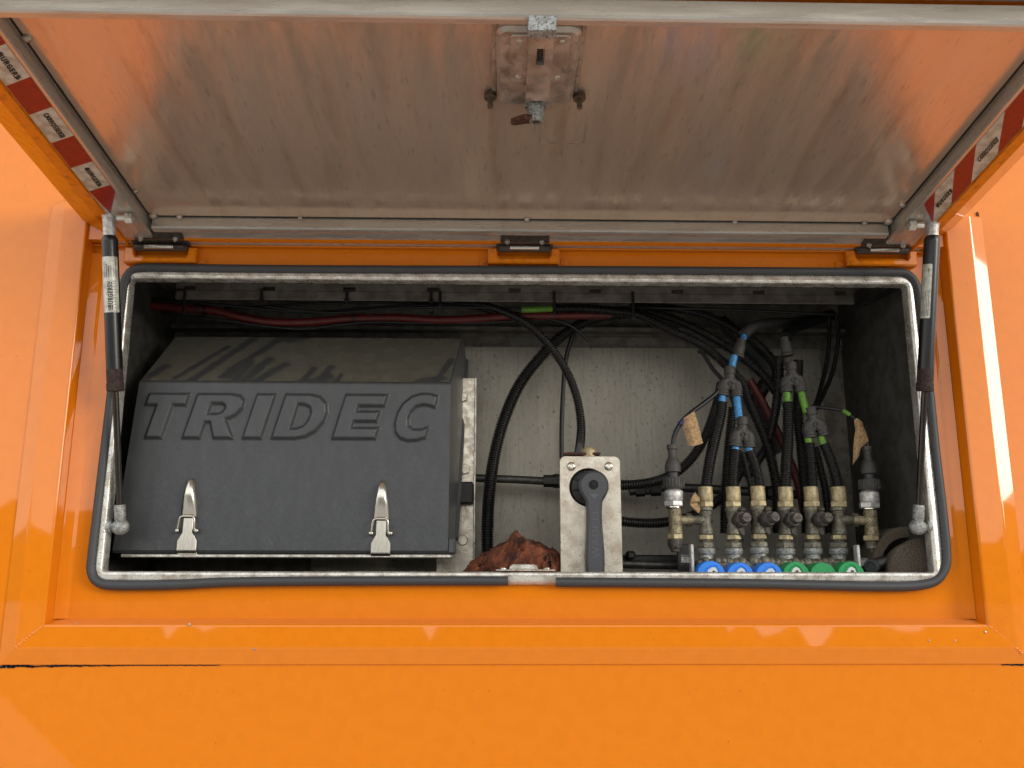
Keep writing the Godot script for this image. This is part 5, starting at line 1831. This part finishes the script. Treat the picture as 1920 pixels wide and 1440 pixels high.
# ---- sensors left and right of the row
func make_sensors() -> void:
	var z := -0.08
	for s in [[0.0, 0.0, "plug sensor on brass tee at the left end of the valve row"], [367.0, 3.0, "plug sensor on brass tee at the right end of the valve row"]]:
		var px: float = 1263.0 + s[0]
		var dy: float = s[1]
		var sgn := 1.0 if s[0] == 0.0 else -1.0
		var t := thing("pressure_sensor", s[2], "sensor", P(px, 1030, z), "sensors beside the valves")
		var y := func(list: Array):
			var o := []
			for q in list:
				o.append([q[0], q[1] + dy])
			return o
		var plug := part("plug", turned(px - 2, z, y.call([[9.5, 834], [10, 836], [10, 842], [8, 844], [8, 858], [11, 862], [15, 874], [15, 885], [9.5, 886.5], [9.5, 896]])), M.grey_plastic, t)
		var b := turned(px, z, y.call([[17.5, 896], [18.6, 898], [18.6, 914], [17, 917]]), 24)
		var k := S(px, 906 + dy, z)
		for i in 20:
			var a := TAU * i / 20
			b.box(at(P(px, 906 + dy, z) + Vector3(cos(a) * 18.6 * k, 0, sin(a) * 18.6 * k), Basis(Vector3.UP, -a)), Vector3(0.0022, 17 * k, 0.0022), 0.0005)
		part("ribbed_collar", b, M.grey_plastic, plug)
		part("metal_sleeve", turned(px, z, y.call([[13, 917], [14, 919], [17, 920.5], [17.6, 922], [17.6, 938], [17, 939]]), 24), M.white_zinc, t)
		part("hex_nut", turned(px, z, y.call([[17, 939], [19, 940], [19, 948], [17.5, 950]]), 6, true, 0.3), M.white_zinc, t)
		part("bright_ring", turned(px, z, y.call([[15, 950], [15.2, 952], [13, 953.5]]), 20), M.stainless, t)
		var tee := part("tee", turned(px + 3, z, y.call([[11.5, 953], [12.2, 955], [12.2, 967], [11.8, 968], [12.2, 969], [12.2, 982], [11.8, 983], [12.4, 984], [13, 996], [14, 1001]])), M.tee_brass, t)
		b = MB.new()
		b.lathe(at(P(px + 3, 975 + dy * 0.3, z), Basis(Vector3.BACK, -sgn * PI / 2)), [Vector2(0, 0), Vector2(8.5 * k, 0), Vector2(8.5 * k, 20 * k), Vector2(7.5 * k, 22 * k), Vector2(7.5 * k, 34 * k), Vector2(0, 34 * k)], 18)
		part("side_arm", b, M.tee_brass, tee)
		part("lower_nut", turned(px + 3, z, y.call([[14, 1001], [15.3, 1002], [15.3, 1010], [14, 1011]]), 6, true, 0.2), M.brass, t)
		if sgn > 0:
			part("dark_cap", turned(px + 3, z, [[14, 1011], [14, 1022], [11, 1029], [8.5, 1030], [8.5, 1034], [7, 1035]], 18), M.knob, t)
		else:
			part("threaded_stub", turned(px + 4, z, [[13, 1014], [10.5, 1016], [10.5, 1018], [10, 1019], [10.5, 1020], [10, 1021], [10.5, 1022], [10, 1023], [10.5, 1024], [9.5, 1029], [4, 1030], [3.5, 1034]], 18), M.old_brass, t)
	# leads with paper tags
	wire("sensor_lead", [[1356, 722, -0.10], [1340, 740, -0.095], [1316, 759, -0.085], [1292, 777, -0.08], [1274, 797, -0.08], [1264, 818, -0.08], [1261, 838, -0.08]], 4.2, M.cable, "grey lead bending down to the left plug sensor")
	wire("sensor_lead", [[1522, 762, -0.10], [1548, 765, -0.09], [1576, 769, -0.082], [1600, 783, -0.08], [1616, 802, -0.08], [1625, 822, -0.08], [1628, 842, -0.08]], 3.4, M.cable, "black lead bending down to the right plug sensor")
	wire("lead_marker", [[1580, 769.5, -0.079], [1588, 774, -0.079], [1594, 778, -0.079]], 4.2, M.green_mark, "green sleeve on the lead of the right sensor", "sleeve")
	wire("lead_marker", [[1282, 787, -0.078], [1278, 792, -0.078], [1275, 796, -0.078]], 5.0, mat(Color(0.13, 0.13, 0.3), 0.5), "dark blue sleeve on the lead of the left sensor", "sleeve")
	tag_paper("paper_tag", [[[1277, 786], [1288, 780], [1302, 771]], [[1280, 800], [1294, 796], [1308, 790]], [[1285, 816], [1298, 812], [1313, 810]], [[1290, 835], [1302, 836], [1318, 831]]], -0.075, 0.006, "creased tan paper tag hanging on the lead of the left sensor")
	tag_paper("paper_tag", [[[1601, 788], [1608, 784], [1617, 792]], [[1604, 806], [1612, 804], [1624, 812]], [[1601, 826], [1610, 824], [1628, 828]], [[1600, 850], [1608, 846], [1616, 838]], [[1599, 872], [1603, 866], [1610, 856]]], -0.074, 0.005, "torn tan paper tag on the lead of the right sensor")
	tag_paper("peeled_wrap", [[[1308, 918], [1304, 924], [1312, 934]], [[1300, 926], [1297, 936], [1312, 940]], [[1296, 940], [1294, 946], [1308, 944]], [[1297, 952], [1302, 954], [1312, 950]], [[1304, 958], [1310, 962], [1313, 955]]], -0.07, 0.010, "peeling tan paper wrap on the collar of the first brass valve")

func tag_paper(called: String, rows: Array, z: float, curl: float, label: String) -> void:
	var g := []
	for r in rows.size():
		var line := PackedVector3Array()
		for c in 3:
			line.append(P(rows[r][c][0], rows[r][c][1], z + curl * (0.5 - absf(c - 1.0) + 0.35 * sin(r * 2.1))))
		g.append(smooth(line, 0.002) if false else line)
	# finer grid by cubic interpolation
	var fine := []
	for i in (g.size() - 1) * 5 + 1:
		var a := mini(i / 5, g.size() - 2)
		var f := i / 5.0 - a
		var row := PackedVector3Array()
		var line := PackedVector3Array()
		for c in 3:
			line.append(g[a][c].cubic_interpolate(g[a + 1][c], g[maxi(a - 1, 0)][c], g[mini(a + 2, g.size() - 1)][c], f))
		for j in 11:
			var h := j / 5.0
			var c := mini(int(h), 1)
			row.append(line[c].cubic_interpolate(line[c + 1], line[maxi(c - 1, 0)], line[mini(c + 2, 2)], h - c) + Vector3(0, 0, sin(i * 1.3 + j * 0.8) * 0.0006))
		fine.append(row)
	var back := []
	for r in fine:
		var row := PackedVector3Array()
		for p in r:
			row.append(p - Vector3(0, 0, 0.0005))
		back.append(row)
	var b := MB.new()
	b.sheet(fine, Vector3.BACK)
	b.sheet(back, Vector3.FORWARD)
	single(called, b, M.paper, label, "paper tag")

# ---- Y pieces, marker sleeves
func split(px: float, py: float, z: float, tilt: float, label: String, size := 1.0) -> void:
	var k := S(px, py, z) * size
	var c := P(px, py, z)
	var x := at(c, Basis(Vector3.BACK, tilt))
	var t := thing("hose_splitter", label, "hose splitter", c + Vector3(0, -21 * k, 0), "grey Y pieces joining the ribbed hoses")
	var b := MB.new()
	b.prism(x, scaled(PackedVector2Array([Vector2(-9, 14), Vector2(9, 14), Vector2(11, 10), Vector2(17, 7), Vector2(21, 1), Vector2(24, -12), Vector2(4, -14), Vector2(0, -9), Vector2(-4, -14), Vector2(-24, -12), Vector2(-21, 1), Vector2(-17, 7), Vector2(-11, 10)]), k), -9 * k, 9 * k, 4 * k)
	var body := part("splitter_body", b, M.grey_plastic, t)
	b = MB.new()
	b.lathe(x * at(Vector3(-0.5 * k, 0, 8.5 * k), Basis(Vector3.RIGHT, PI / 2)), [Vector2(5 * k, 0), Vector2(5 * k, 2.2 * k), Vector2(3.2 * k, 2.2 * k), Vector2(2.8 * k, 0.8 * k), Vector2(0, 0.8 * k)], 16)
	part("centre_eye", b, M.cable, body)
	for s in [-1.0, 1.0]:
		b = MB.new()
		b.lathe(x * at(Vector3(s * 13.2 * k, -23 * k, 0), Basis(Vector3.BACK, s * 0.06)), [Vector2(0, 0), Vector2(10 * k, 0), Vector2(12 * k, 1 * k), Vector2(12 * k, 4 * k), Vector2(10.6 * k, 5 * k), Vector2(11.4 * k, 6 * k), Vector2(11.4 * k, 9 * k), Vector2(10.6 * k, 10 * k), Vector2(10.2 * k, 24 * k), Vector2(8 * k, 29 * k), Vector2(0, 29 * k)], 20)
		part("outlet", b, M.grey_plastic, t)
	b = MB.new()
	b.lathe(x, [Vector2(0, 4 * k), Vector2(9.5 * k, 8 * k), Vector2(8.8 * k, 19 * k), Vector2(10.4 * k, 20 * k), Vector2(10.4 * k, 33 * k), Vector2(9.4 * k, 34.5 * k), Vector2(0, 34.5 * k)], 20)
	part("inlet", b, M.grey_plastic, t)

func sleeve(list: Array, half: float, m: Material, label: String) -> void:
	var pts := path(list)
	var b := MB.new()
	pts = smooth(pts, 0.003)
	b.tube(pts, flat_r(pts.size(), half * S(list[0][0], list[0][1], list[0][2])), 16)
	single("colour_sleeve", b, m, label, "sleeve", "blue marker sleeves" if m == M.blue_mark else "green marker sleeves")

func make_splits() -> void:
	split(1368, 721, -0.10, -0.06, "upper left Y piece with blue sleeves above and below it")
	split(1392, 816, -0.088, -0.07, "lower left Y piece hanging from the long blue sleeve")
	split(1486, 713, -0.10, 0.02, "upper right Y piece above the two green sleeves")
	split(1527, 797, -0.088, 0.16, "lower right Y piece, tilted, below the long green sleeve")
	sleeve([[1377, 668, -0.11], [1374, 680, -0.108], [1371, 696, -0.105]], 6.6, M.blue_mark, "blue sleeve above the upper left Y piece")
	sleeve([[1355, 738, -0.1], [1354, 748, -0.098], [1352, 764, -0.096]], 6.6, M.blue_mark, "short blue sleeve under the left leg of the upper left Y piece")
	sleeve([[1381, 738, -0.1], [1383, 758, -0.095], [1386, 785, -0.09]], 6.9, M.blue_mark, "long blue sleeve between the two left Y pieces")
	sleeve([[1380, 836, -0.088], [1379, 846, -0.088]], 6.8, M.blue_mark, "narrow blue ring under the left leg of the lower left Y piece")
	sleeve([[1403, 836, -0.088], [1406, 848, -0.088]], 6.6, M.blue_mark, "narrow blue ring under the right leg of the lower left Y piece")
	sleeve([[1396, 629, -0.13], [1392, 642, -0.126]], 5.6, M.blue_mark, "dim blue ring at the top of the grey connector")
	sleeve([[1477, 674, -0.11], [1479, 692, -0.106]], 6.6, M.knob, "dull grey-green sleeve above the upper right Y piece")
	sleeve([[1475, 732, -0.1], [1477, 756, -0.098]], 6.8, M.green_mark, "short green sleeve under the left leg of the upper right Y piece")
	sleeve([[1501, 730, -0.1], [1505, 748, -0.096], [1513, 775, -0.09]], 6.8, M.green_mark, "long green sleeve between the two right Y pieces")
	sleeve([[1515, 822, -0.088], [1517, 834, -0.088]], 6.8, M.green_mark, "narrow green ring under the left leg of the lower right Y piece")
	sleeve([[1539, 818, -0.088], [1544, 834, -0.088]], 6.6, M.green_mark, "narrow green ring under the right leg of the lower right Y piece")
	# grey plug connectors on top
	for q in [[1386.0, 655.0, -0.118, -0.30, "grey inline connector above the upper blue sleeve"], [1474.0, 652.0, -0.118, 0.12, "dark inline connector above the upper right Y piece"]]:
		var k := S(q[0], q[1], q[2])
		var x := at(P(q[0], q[1], q[2]), Basis(Vector3.BACK, q[3]))
		var t := thing("inline_connector", q[4], "connector", P(q[0], q[1] + 14, q[2]))
		var b := MB.new()
		b.lathe(x, [Vector2(0, -10 * k), Vector2(11 * k, -10 * k), Vector2(10.5 * k, 8 * k), Vector2(8.5 * k, 12 * k), Vector2(8 * k, 20 * k), Vector2(0, 20 * k)], 18)
		part("shell", b, M.grey_plastic, t)
		b = MB.new()
		b.lathe(x, [Vector2(0, -17 * k), Vector2(9 * k, -17 * k), Vector2(12.5 * k, -15.5 * k), Vector2(12.5 * k, -12 * k), Vector2(11.2 * k, -10.6 * k), Vector2(0, -10.6 * k)], 18)
		part("clamp_ring", b, M.grey_plastic, t)

func make_hoses() -> void:
	var V := VZ
	var up := "ribbed hoses rising from the brass valves"
	var p := 0.0036
	hose("ribbed_hose", [[1324, 918, V], [1326, 895, V], [1333, 855, V - 0.003], [1343, 810, V - 0.008], [1351, 775, V - 0.011], [1353, 755, V - 0.012]], 10.8, p, "ribbed black hose from the first brass valve up to the upper left Y piece", "hose", up)
	hose("ribbed_hose", [[1374, 918, V], [1374, 895, V], [1376, 870, V], [1379, 845, V - 0.002]], 12.2, p, "ribbed black hose from the second brass valve to the lower left Y piece", "hose", up)
	hose("ribbed_hose", [[1424, 918, V], [1421, 893, V], [1414, 868, V], [1406, 846, V - 0.002]], 10.4, p, "ribbed black hose from the third brass valve to the lower left Y piece", "hose", up)
	hose("ribbed_hose", [[1472, 918, V], [1474, 880, V - 0.002], [1477, 830, V - 0.008], [1478, 785, V - 0.011], [1477, 754, V - 0.012]], 10.8, p, "ribbed black hose from the fourth brass valve to the upper right Y piece", "hose", up)
	hose("ribbed_hose", [[1523, 918, V], [1522, 890, V], [1520, 860, V], [1517, 832, V - 0.002]], 11.4, p, "ribbed black hose from the fifth brass valve to the lower right Y piece", "hose", up)
	hose("ribbed_hose", [[1572, 918, V], [1567, 893, V], [1557, 862, V], [1545, 833, V - 0.002]], 10.6, p, "ribbed black hose from the sixth brass valve to the lower right Y piece", "hose", up)
	var bk := "ribbed conduits behind the valves"
	var c := 0.0038
	hose("ribbed_conduit", [[914, 1036, -0.15], [914, 990, -0.155], [917, 930, -0.165], [926, 860, -0.175], [944, 790, -0.18], [972, 725, -0.185], [1008, 676, -0.185], [1050, 633, -0.18], [1100, 603, -0.17], [1150, 591, -0.16], [1190, 588, -0.155]], 11.4, c, "thick ribbed conduit arching from the brown rag up to the roof rail")
	hose("ribbed_conduit", [[850, 570, -0.155], [905, 573, -0.15], [950, 587, -0.145], [990, 609, -0.14], [1028, 645, -0.138], [1060, 692, -0.138], [1080, 740, -0.14], [1089, 790, -0.14], [1088, 830, -0.13], [1083, 862, -0.10]], 8.6, c, "ribbed conduit curving down into the top of the lever valve")
	hose("ribbed_conduit", [[1036, 579, -0.14], [1090, 578, -0.14], [1150, 583, -0.14], [1200, 591, -0.14], [1256, 619, -0.14], [1312, 645, -0.14], [1348, 672, -0.14], [1376, 700, -0.14], [1394, 722, -0.138], [1404, 752, -0.135], [1422, 792, -0.13], [1440, 838, -0.13], [1450, 880, -0.135], [1456, 920, -0.14], [1457, 1000, -0.145]], 10.0, c, "long ribbed conduit sweeping down between third and fourth valve", "hose", bk)
	hose("ribbed_conduit", [[1180, 574, -0.155], [1230, 588, -0.155], [1275, 603, -0.155], [1318, 624, -0.155], [1369, 654, -0.155], [1414, 688, -0.155], [1440, 714, -0.155], [1455, 735, -0.16]], 9.6, c, "middle ribbed conduit sweeping right under the rail to the Y pieces", "hose", bk)
	hose("ribbed_conduit", [[1190, 570, -0.165], [1250, 577, -0.165], [1312, 588, -0.165], [1357, 606, -0.165], [1385, 623, -0.165], [1414, 640, -0.165], [1442, 667, -0.165], [1462, 696, -0.165]], 9.0, c, "uppermost ribbed conduit sweeping right close under the rail", "hose", bk)
	hose("ribbed_conduit", [[1461, 668, -0.125], [1461, 700, -0.125], [1458, 740, -0.125], [1453, 775, -0.125], [1446, 808, -0.13], [1438, 836, -0.135], [1422, 862, -0.145], [1400, 895, -0.16]], 9.6, c, "ribbed conduit left of the green sleeves, bending away to the left", "hose", bk)
	hose("ribbed_conduit", [[1140, 911, -0.11], [1185, 909, -0.115], [1230, 902, -0.12], [1270, 884, -0.125], [1298, 858, -0.125], [1318, 826, -0.125], [1334, 790, -0.125], [1345, 755, -0.13], [1352, 720, -0.135]], 9.6, c, "ribbed conduit from the lever plate rising behind the left sensor", "hose", bk)
	hose("ribbed_conduit", [[1140, 974, -0.11], [1190, 980, -0.115], [1240, 980, -0.12], [1290, 970, -0.13], [1330, 950, -0.14], [1360, 925, -0.145], [1385, 890, -0.15], [1400, 850, -0.15]], 9.4, c, "lower ribbed conduit running right from the lever plate behind the left sensor", "hose", bk)
	hose("ribbed_conduit", [[1374, 765, -0.125], [1369, 810, -0.125], [1364, 860, -0.125], [1360, 920, -0.125], [1358, 1000, -0.125]], 9.0, c, "ribbed conduit in the shade behind the second valve hose", "hose", bk)
	hose("ribbed_conduit", [[1497, 676, -0.13], [1496, 720, -0.13], [1497, 790, -0.13], [1503, 850, -0.13], [1508, 920, -0.13], [1512, 1000, -0.13]], 10.0, c, "ribbed conduit in the shade behind the upper right Y piece", "hose", bk)
	hose("ribbed_conduit", [[1528, 838, -0.12], [1540, 885, -0.12], [1549, 930, -0.12], [1554, 1000, -0.12]], 8.0, c, "ribbed conduit between fifth and sixth valve", "hose", bk)
	hose("ribbed_conduit", [[1392, 850, -0.115], [1402, 890, -0.115], [1410, 930, -0.115], [1414, 1000, -0.115]], 6.0, c, "narrow ribbed conduit between second and third valve", "hose", bk)
	wire("red_cable", [[1405, 712, -0.175], [1425, 745, -0.175], [1450, 795, -0.175], [1475, 850, -0.175], [1496, 905, -0.175], [1508, 960, -0.175]], 8.0, M.red_cable, "red cable slanting down behind the hoses right of centre")
	wire("thick_cable", [[1394, 628, -0.13], [1415, 612, -0.14], [1450, 606, -0.16], [1490, 604, -0.18], [1540, 596, -0.2]], 10.0, M.grey_plastic, "smooth dark cable leaving the grey connector to the right")
	wire("thick_cable", [[1474, 633, -0.13], [1482, 618, -0.15], [1510, 606, -0.18], [1560, 590, -0.2]], 11.0, M.cable, "smooth black cable leaving the upper right connector")
	wire("thick_cable", [[1350, 600, -0.2], [1400, 650, -0.21], [1440, 700, -0.21], [1420, 760, -0.21], [1460, 850, -0.21]], 13.0, M.cable, "thick black cable deep in the shade behind the Y pieces")
	wire("thick_cable", [[1314, 655, -0.19], [1335, 690, -0.19], [1362, 722, -0.19], [1380, 770, -0.19]], 4.0, M.cable, "flat black cable with a clip passing behind the upper left Y piece")
	var b := MB.new()
	b.box(at(P(1313, 660, -0.185), Basis(Vector3.BACK, -0.4)), Vector3(0.009, 0.005, 0.004), 0.001)
	single("cable_clip", b, M.cable, "small black clip at the top of the back panel", "clip")

# ---- lower right corner: rolled strap, loops, open hose
func make_corner() -> void:
	var z := -0.06
	var b := MB.new()
	z = -0.03
	var c := P(1740, 1078, z)
	var r := 70.0 * S(1742, 1050, z)
	var prof := [Vector2(0, 0.006), Vector2(r * 0.25, 0.0055), Vector2(r * 0.6, 0.004), Vector2(r * 0.9, 0.001), Vector2(r * 0.985, -0.003), Vector2(r, -0.009), Vector2(r, -0.05), Vector2(0, -0.05)]
	prof.reverse()
	b.lathe(at(c, Basis(Vector3.UP, -0.18) * Basis(Vector3.RIGHT, PI / 2 - 0.1)), prof, 48)
	single("strap_roll", b, M.webbing, "rolled brown-grey webbing strap in the lower right corner", "strap")
	# frayed threads at its edge are part of the roll's look; loop of strap behind it
	var rows := []
	for j in 2:
		var row := PackedVector3Array()
		for i in 33:
			var a := PI * (0.02 + 0.96 * i / 32.0)
			row.append(P(1692, 1062, -0.095) + Vector3(cos(a) * 0.052, sin(a) * 0.056, 0.022 - 0.05 * j))
		rows.append(row)
	b = MB.new()
	for j in 2:
		var inner := PackedVector3Array()
		for i in 33:
			var a := PI * (0.02 + 0.96 * i / 32.0)
			inner.append(P(1692, 1062, -0.095) + Vector3(cos(a) * 0.040, sin(a) * 0.041, 0.022 - 0.05 * j))
		rows.append(inner)
	b.sheet([rows[0], rows[1]], Vector3.UP)
	b.sheet([rows[2], rows[3]], Vector3.ZERO)
	b.sheet([rows[0], rows[2]], Vector3.BACK)
	for i in 48:
		var a := PI * (0.02 + 0.96 * i / 47.0)
		b.box(at(P(1692, 1062, -0.095) + Vector3(cos(a) * 0.046, sin(a) * 0.0485, 0.022), Basis(Vector3.BACK, a)), Vector3(0.012, 0.0012, 0.001), 0.0003)
	single("strap_loop", b, M.webbing, "arched loop of ribbed strap behind the webbing roll", "strap")
	var pts := PackedVector3Array([P(1635, 1062, -0.045), P(1650, 1057, -0.065), P(1672, 1052, -0.09), P(1700, 1050, -0.115)])
	var k := S(1635, 1060, -0.045)
	b = ribbed(pts, 13.0 * k, 0.004, 18)
	var t := thing("open_hose", "black ribbed hose with an open end lying beside the green caps", "hose", P(1650, 1075, -0.07))
	part("hose_body", b, M.conduit, t)
	b = MB.new()
	var dirn := (pts[0] - pts[1]).normalized()
	b.lathe(at(pts[0], along(dirn)), [Vector2(13.2 * k, -0.004), Vector2(13.4 * k, 0.003), Vector2(12.4 * k, 0.004), Vector2(9.6 * k, 0.004), Vector2(9.0 * k, 0.003), Vector2(8.6 * k, 0.0012), Vector2(0, 0.0008)], 24)
	part("open_end", b, M.rubber, t)
	b = MB.new()
	b.ball(P(1638, 806, -0.24), 0.007, 14, Vector3(1.2, 1, 0.4))
	single("rubber_grommet", b, M.void, "small black rubber grommet low on the right wall behind the paper tag", "grommet")

# ---- gas struts
func make_struts() -> void:
	for s in [[0, [204.0, 400.0], [226.0, 988.0], "left gas strut with a printed label, holding the door open", 1.0], [1, [1749.0, 414.0], [1721.0, 988.0], "right gas strut with its label turned away, holding the door open", -1.0]]:
		var z0 := 0.082
		var z1 := 0.006
		var p0 := P(s[1][0], s[1][1], z0)
		var p1 := P(s[2][0], s[2][1], z1)
		var d := (p1 - p0)
		var L := d.length()
		d = d.normalized()
		var ax := along(d)
		var t := thing("gas_strut", s[3], "gas strut", p1, "gas struts at the sides of the door")
		var lerpz := func(py: float): # distance along the strut where the picture shows row py
			var lo := 0.0
			var hi := L
			for i in 40:
				var m := (lo + hi) / 2
				if rowof(p0 + d * m) < py:
					lo = m
				else:
					hi = m
			return lo
		var lathe := func(called: String, prof: Array, m: Material, par: Node3D, segs := 24):
			var q := []
			for e in prof:
				q.append(Vector2(e[0], lerpz.call(e[1])))
			var b := MB.new()
			b.lathe(at(p0, ax), q, segs)
			return part(called, b, m, par)
		lathe.call("upper_fitting", [[0, 405], [0.0078, 407], [0.0082, 412], [0.0082, 442], [0, 443]], M.white_zinc, t)
		var b := MB.new()
		b.ball(p0 + d * 0.002, 0.0095, 16)
		b.lathe(at(p0, Basis(Vector3.BACK, -s[4] * PI / 2)), [Vector2(0, 0), Vector2(0.005, 0), Vector2(0.005, 0.02), Vector2(0, 0.02)], 12)
		part("upper_ball", b, M.white_zinc, t)
		var tube = lathe.call("cylinder", [[0, 444], [0.0088, 444.5], [0.0102, 448], [0.0104, 453], [0.0104, 704], [0, 704]], M.strut_paint, t, 32)
		lathe.call("rusty_band", [[0.0100, 690], [0.0106, 693], [0.0106, 714], [0.0103, 715], [0.0106, 717], [0.0112, 719], [0.0112, 732], [0.0098, 734], [0, 734]], M.dark_rust, t)
		lathe.call("rod", [[0.0042, 733], [0.0042, 948]], M.rod, t)
		lathe.call("lower_fitting", [[0, 946], [0.0068, 946.5], [0.0074, 949], [0.0074, 974], [0.006, 978]], M.zinc_fitting, t)
		b = MB.new()
		b.ball(p1, 0.0108, 22, Vector3(1.05, 1, 1))
		b.lathe(at(p1, Basis(Vector3.BACK, s[4] * PI / 2)), [Vector2(0, 0), Vector2(0.006, 0), Vector2(0.006, 0.011), Vector2(0.0085, 0.0115), Vector2(0.0085, 0.0165), Vector2(0, 0.0165)], 14)
		part("lower_ball", b, M.zinc_fitting, t)
		# label wrapped round the cylinder
		var a0: float = [-1.12, -1.05][s[0]]
		var a1: float = [1.22, 0.1][s[0]]
		if s[0] == 1:
			a0 = -1.5
			a1 = -0.12
		var y0: float = lerpz.call([483.0, 497.0][s[0]])
		var y1: float = lerpz.call([587.0, 598.0][s[0]])
		var front := Vector3(0.12 if s[0] == 0 else -0.12, -0.25, 1.0)
		front = (front - d * front.dot(d)).normalized()
		var sidev := d.cross(front).normalized()
		if sidev.x < 0:
			sidev = -sidev
		var rows := []
		var nr := 15
		for i in nr:
			var row := PackedVector3Array()
			var f := i / (nr - 1.0)
			var inset := 0.0
			if i == 0 or i == nr - 1:
				inset = 0.10
			for j in 15:
				var a := lerpf(a0 + inset, a1 - inset, j / 14.0)
				var e := f
				if i == 1:
					e = 0.02
				if i == nr - 2:
					e = 0.98
				row.append(p0 + d * lerpf(y0, y1, e) + (sidev * sin(a) + front * cos(a)) * 0.01055)
			rows.append(row)
		b = MB.new()
		b.sheet(rows, front)
		var lab := part("label", b, M.sticker, tube)
		b = MB.new()
		var spot := func(b: MB, a: float, y: float, wide: float, tall: float):
			var o: Vector3 = sidev * sin(a) + front * cos(a)
			var tang: Vector3 = sidev * cos(a) - front * sin(a)
			b.box(at(p0 + d * y + o * 0.01058, Basis(tang, -d, o)), Vector3(wide, tall, 0.0002))
		var rng := RandomNumberGenerator.new()
		rng.seed = 30 + s[0]
		if s[0] == 0:
			# name reads upward; its letters bend round the tube
			var a := 0.10
			var o: Vector3 = sidev * sin(a) + front * cos(a)
			var tang: Vector3 = sidev * cos(a) - front * sin(a)
			b.text(at(p0 + d * lerpz.call(557.0) + o * 0.01075, Basis(-d, -tang, o)), "BURGERS", 0.0062, 0.0003, true, 0.01075, 0.0, 0.80)
			for w in [[532.5, 1.0], [580.0, -1.0]]:
				for i in 3:
					spot.call(b, a - 0.2 + i * 0.2, lerpz.call(w[0]) , 0.0011, 0.0048 - i * 0.0010)
			b.text(at(p0 + d * lerpz.call(557.0) + (sidev * sin(0.62) + front * cos(0.62)) * 0.0106, Basis(-d, -(sidev * cos(0.62) - front * sin(0.62)), sidev * sin(0.62) + front * cos(0.62))), "C A R R O S S E R I E", 0.0011, 0.0002, false, 0.0106)
			part("label_print", b, M.ink, lab)
			b = MB.new()
			for line in 6:
				var y := 521.0
				while y > 500.0 - 10.0 * float(line > 3):
					var l := rng.randf_range(1.5, 4.0)
					spot.call(b, -0.55 + line * 0.28, (lerpz.call(y) + lerpz.call(y - l)) / 2, 0.0008 + 0.0007 * float(line in [1, 2]), (lerpz.call(y) - lerpz.call(y - l)))
					y -= l + rng.randf_range(0.6, 1.4)
			part("label_print", b, M.faint_ink, lab)
		else:
			for line in 5:
				var y := 594.0
				while y > 549.0:
					var l := rng.randf_range(1.5, 4.0)
					spot.call(b, -1.2 + line * 0.2, (lerpz.call(y) + lerpz.call(y - l)) / 2, 0.0008, (lerpz.call(y) - lerpz.call(y - l)))
					y -= l + rng.randf_range(0.6, 1.2)
			spot.call(b, -0.55, lerpz.call(508.0), 0.0018, 0.003)
			spot.call(b, -0.5, lerpz.call(512.0), 0.0014, 0.002)
			part("label_print", b, M.faint_ink, lab)

func rowof(p: Vector3) -> float:
	var q := look.inverse() * (p - CAM)
	return 720.0 - F * q.y / -q.z
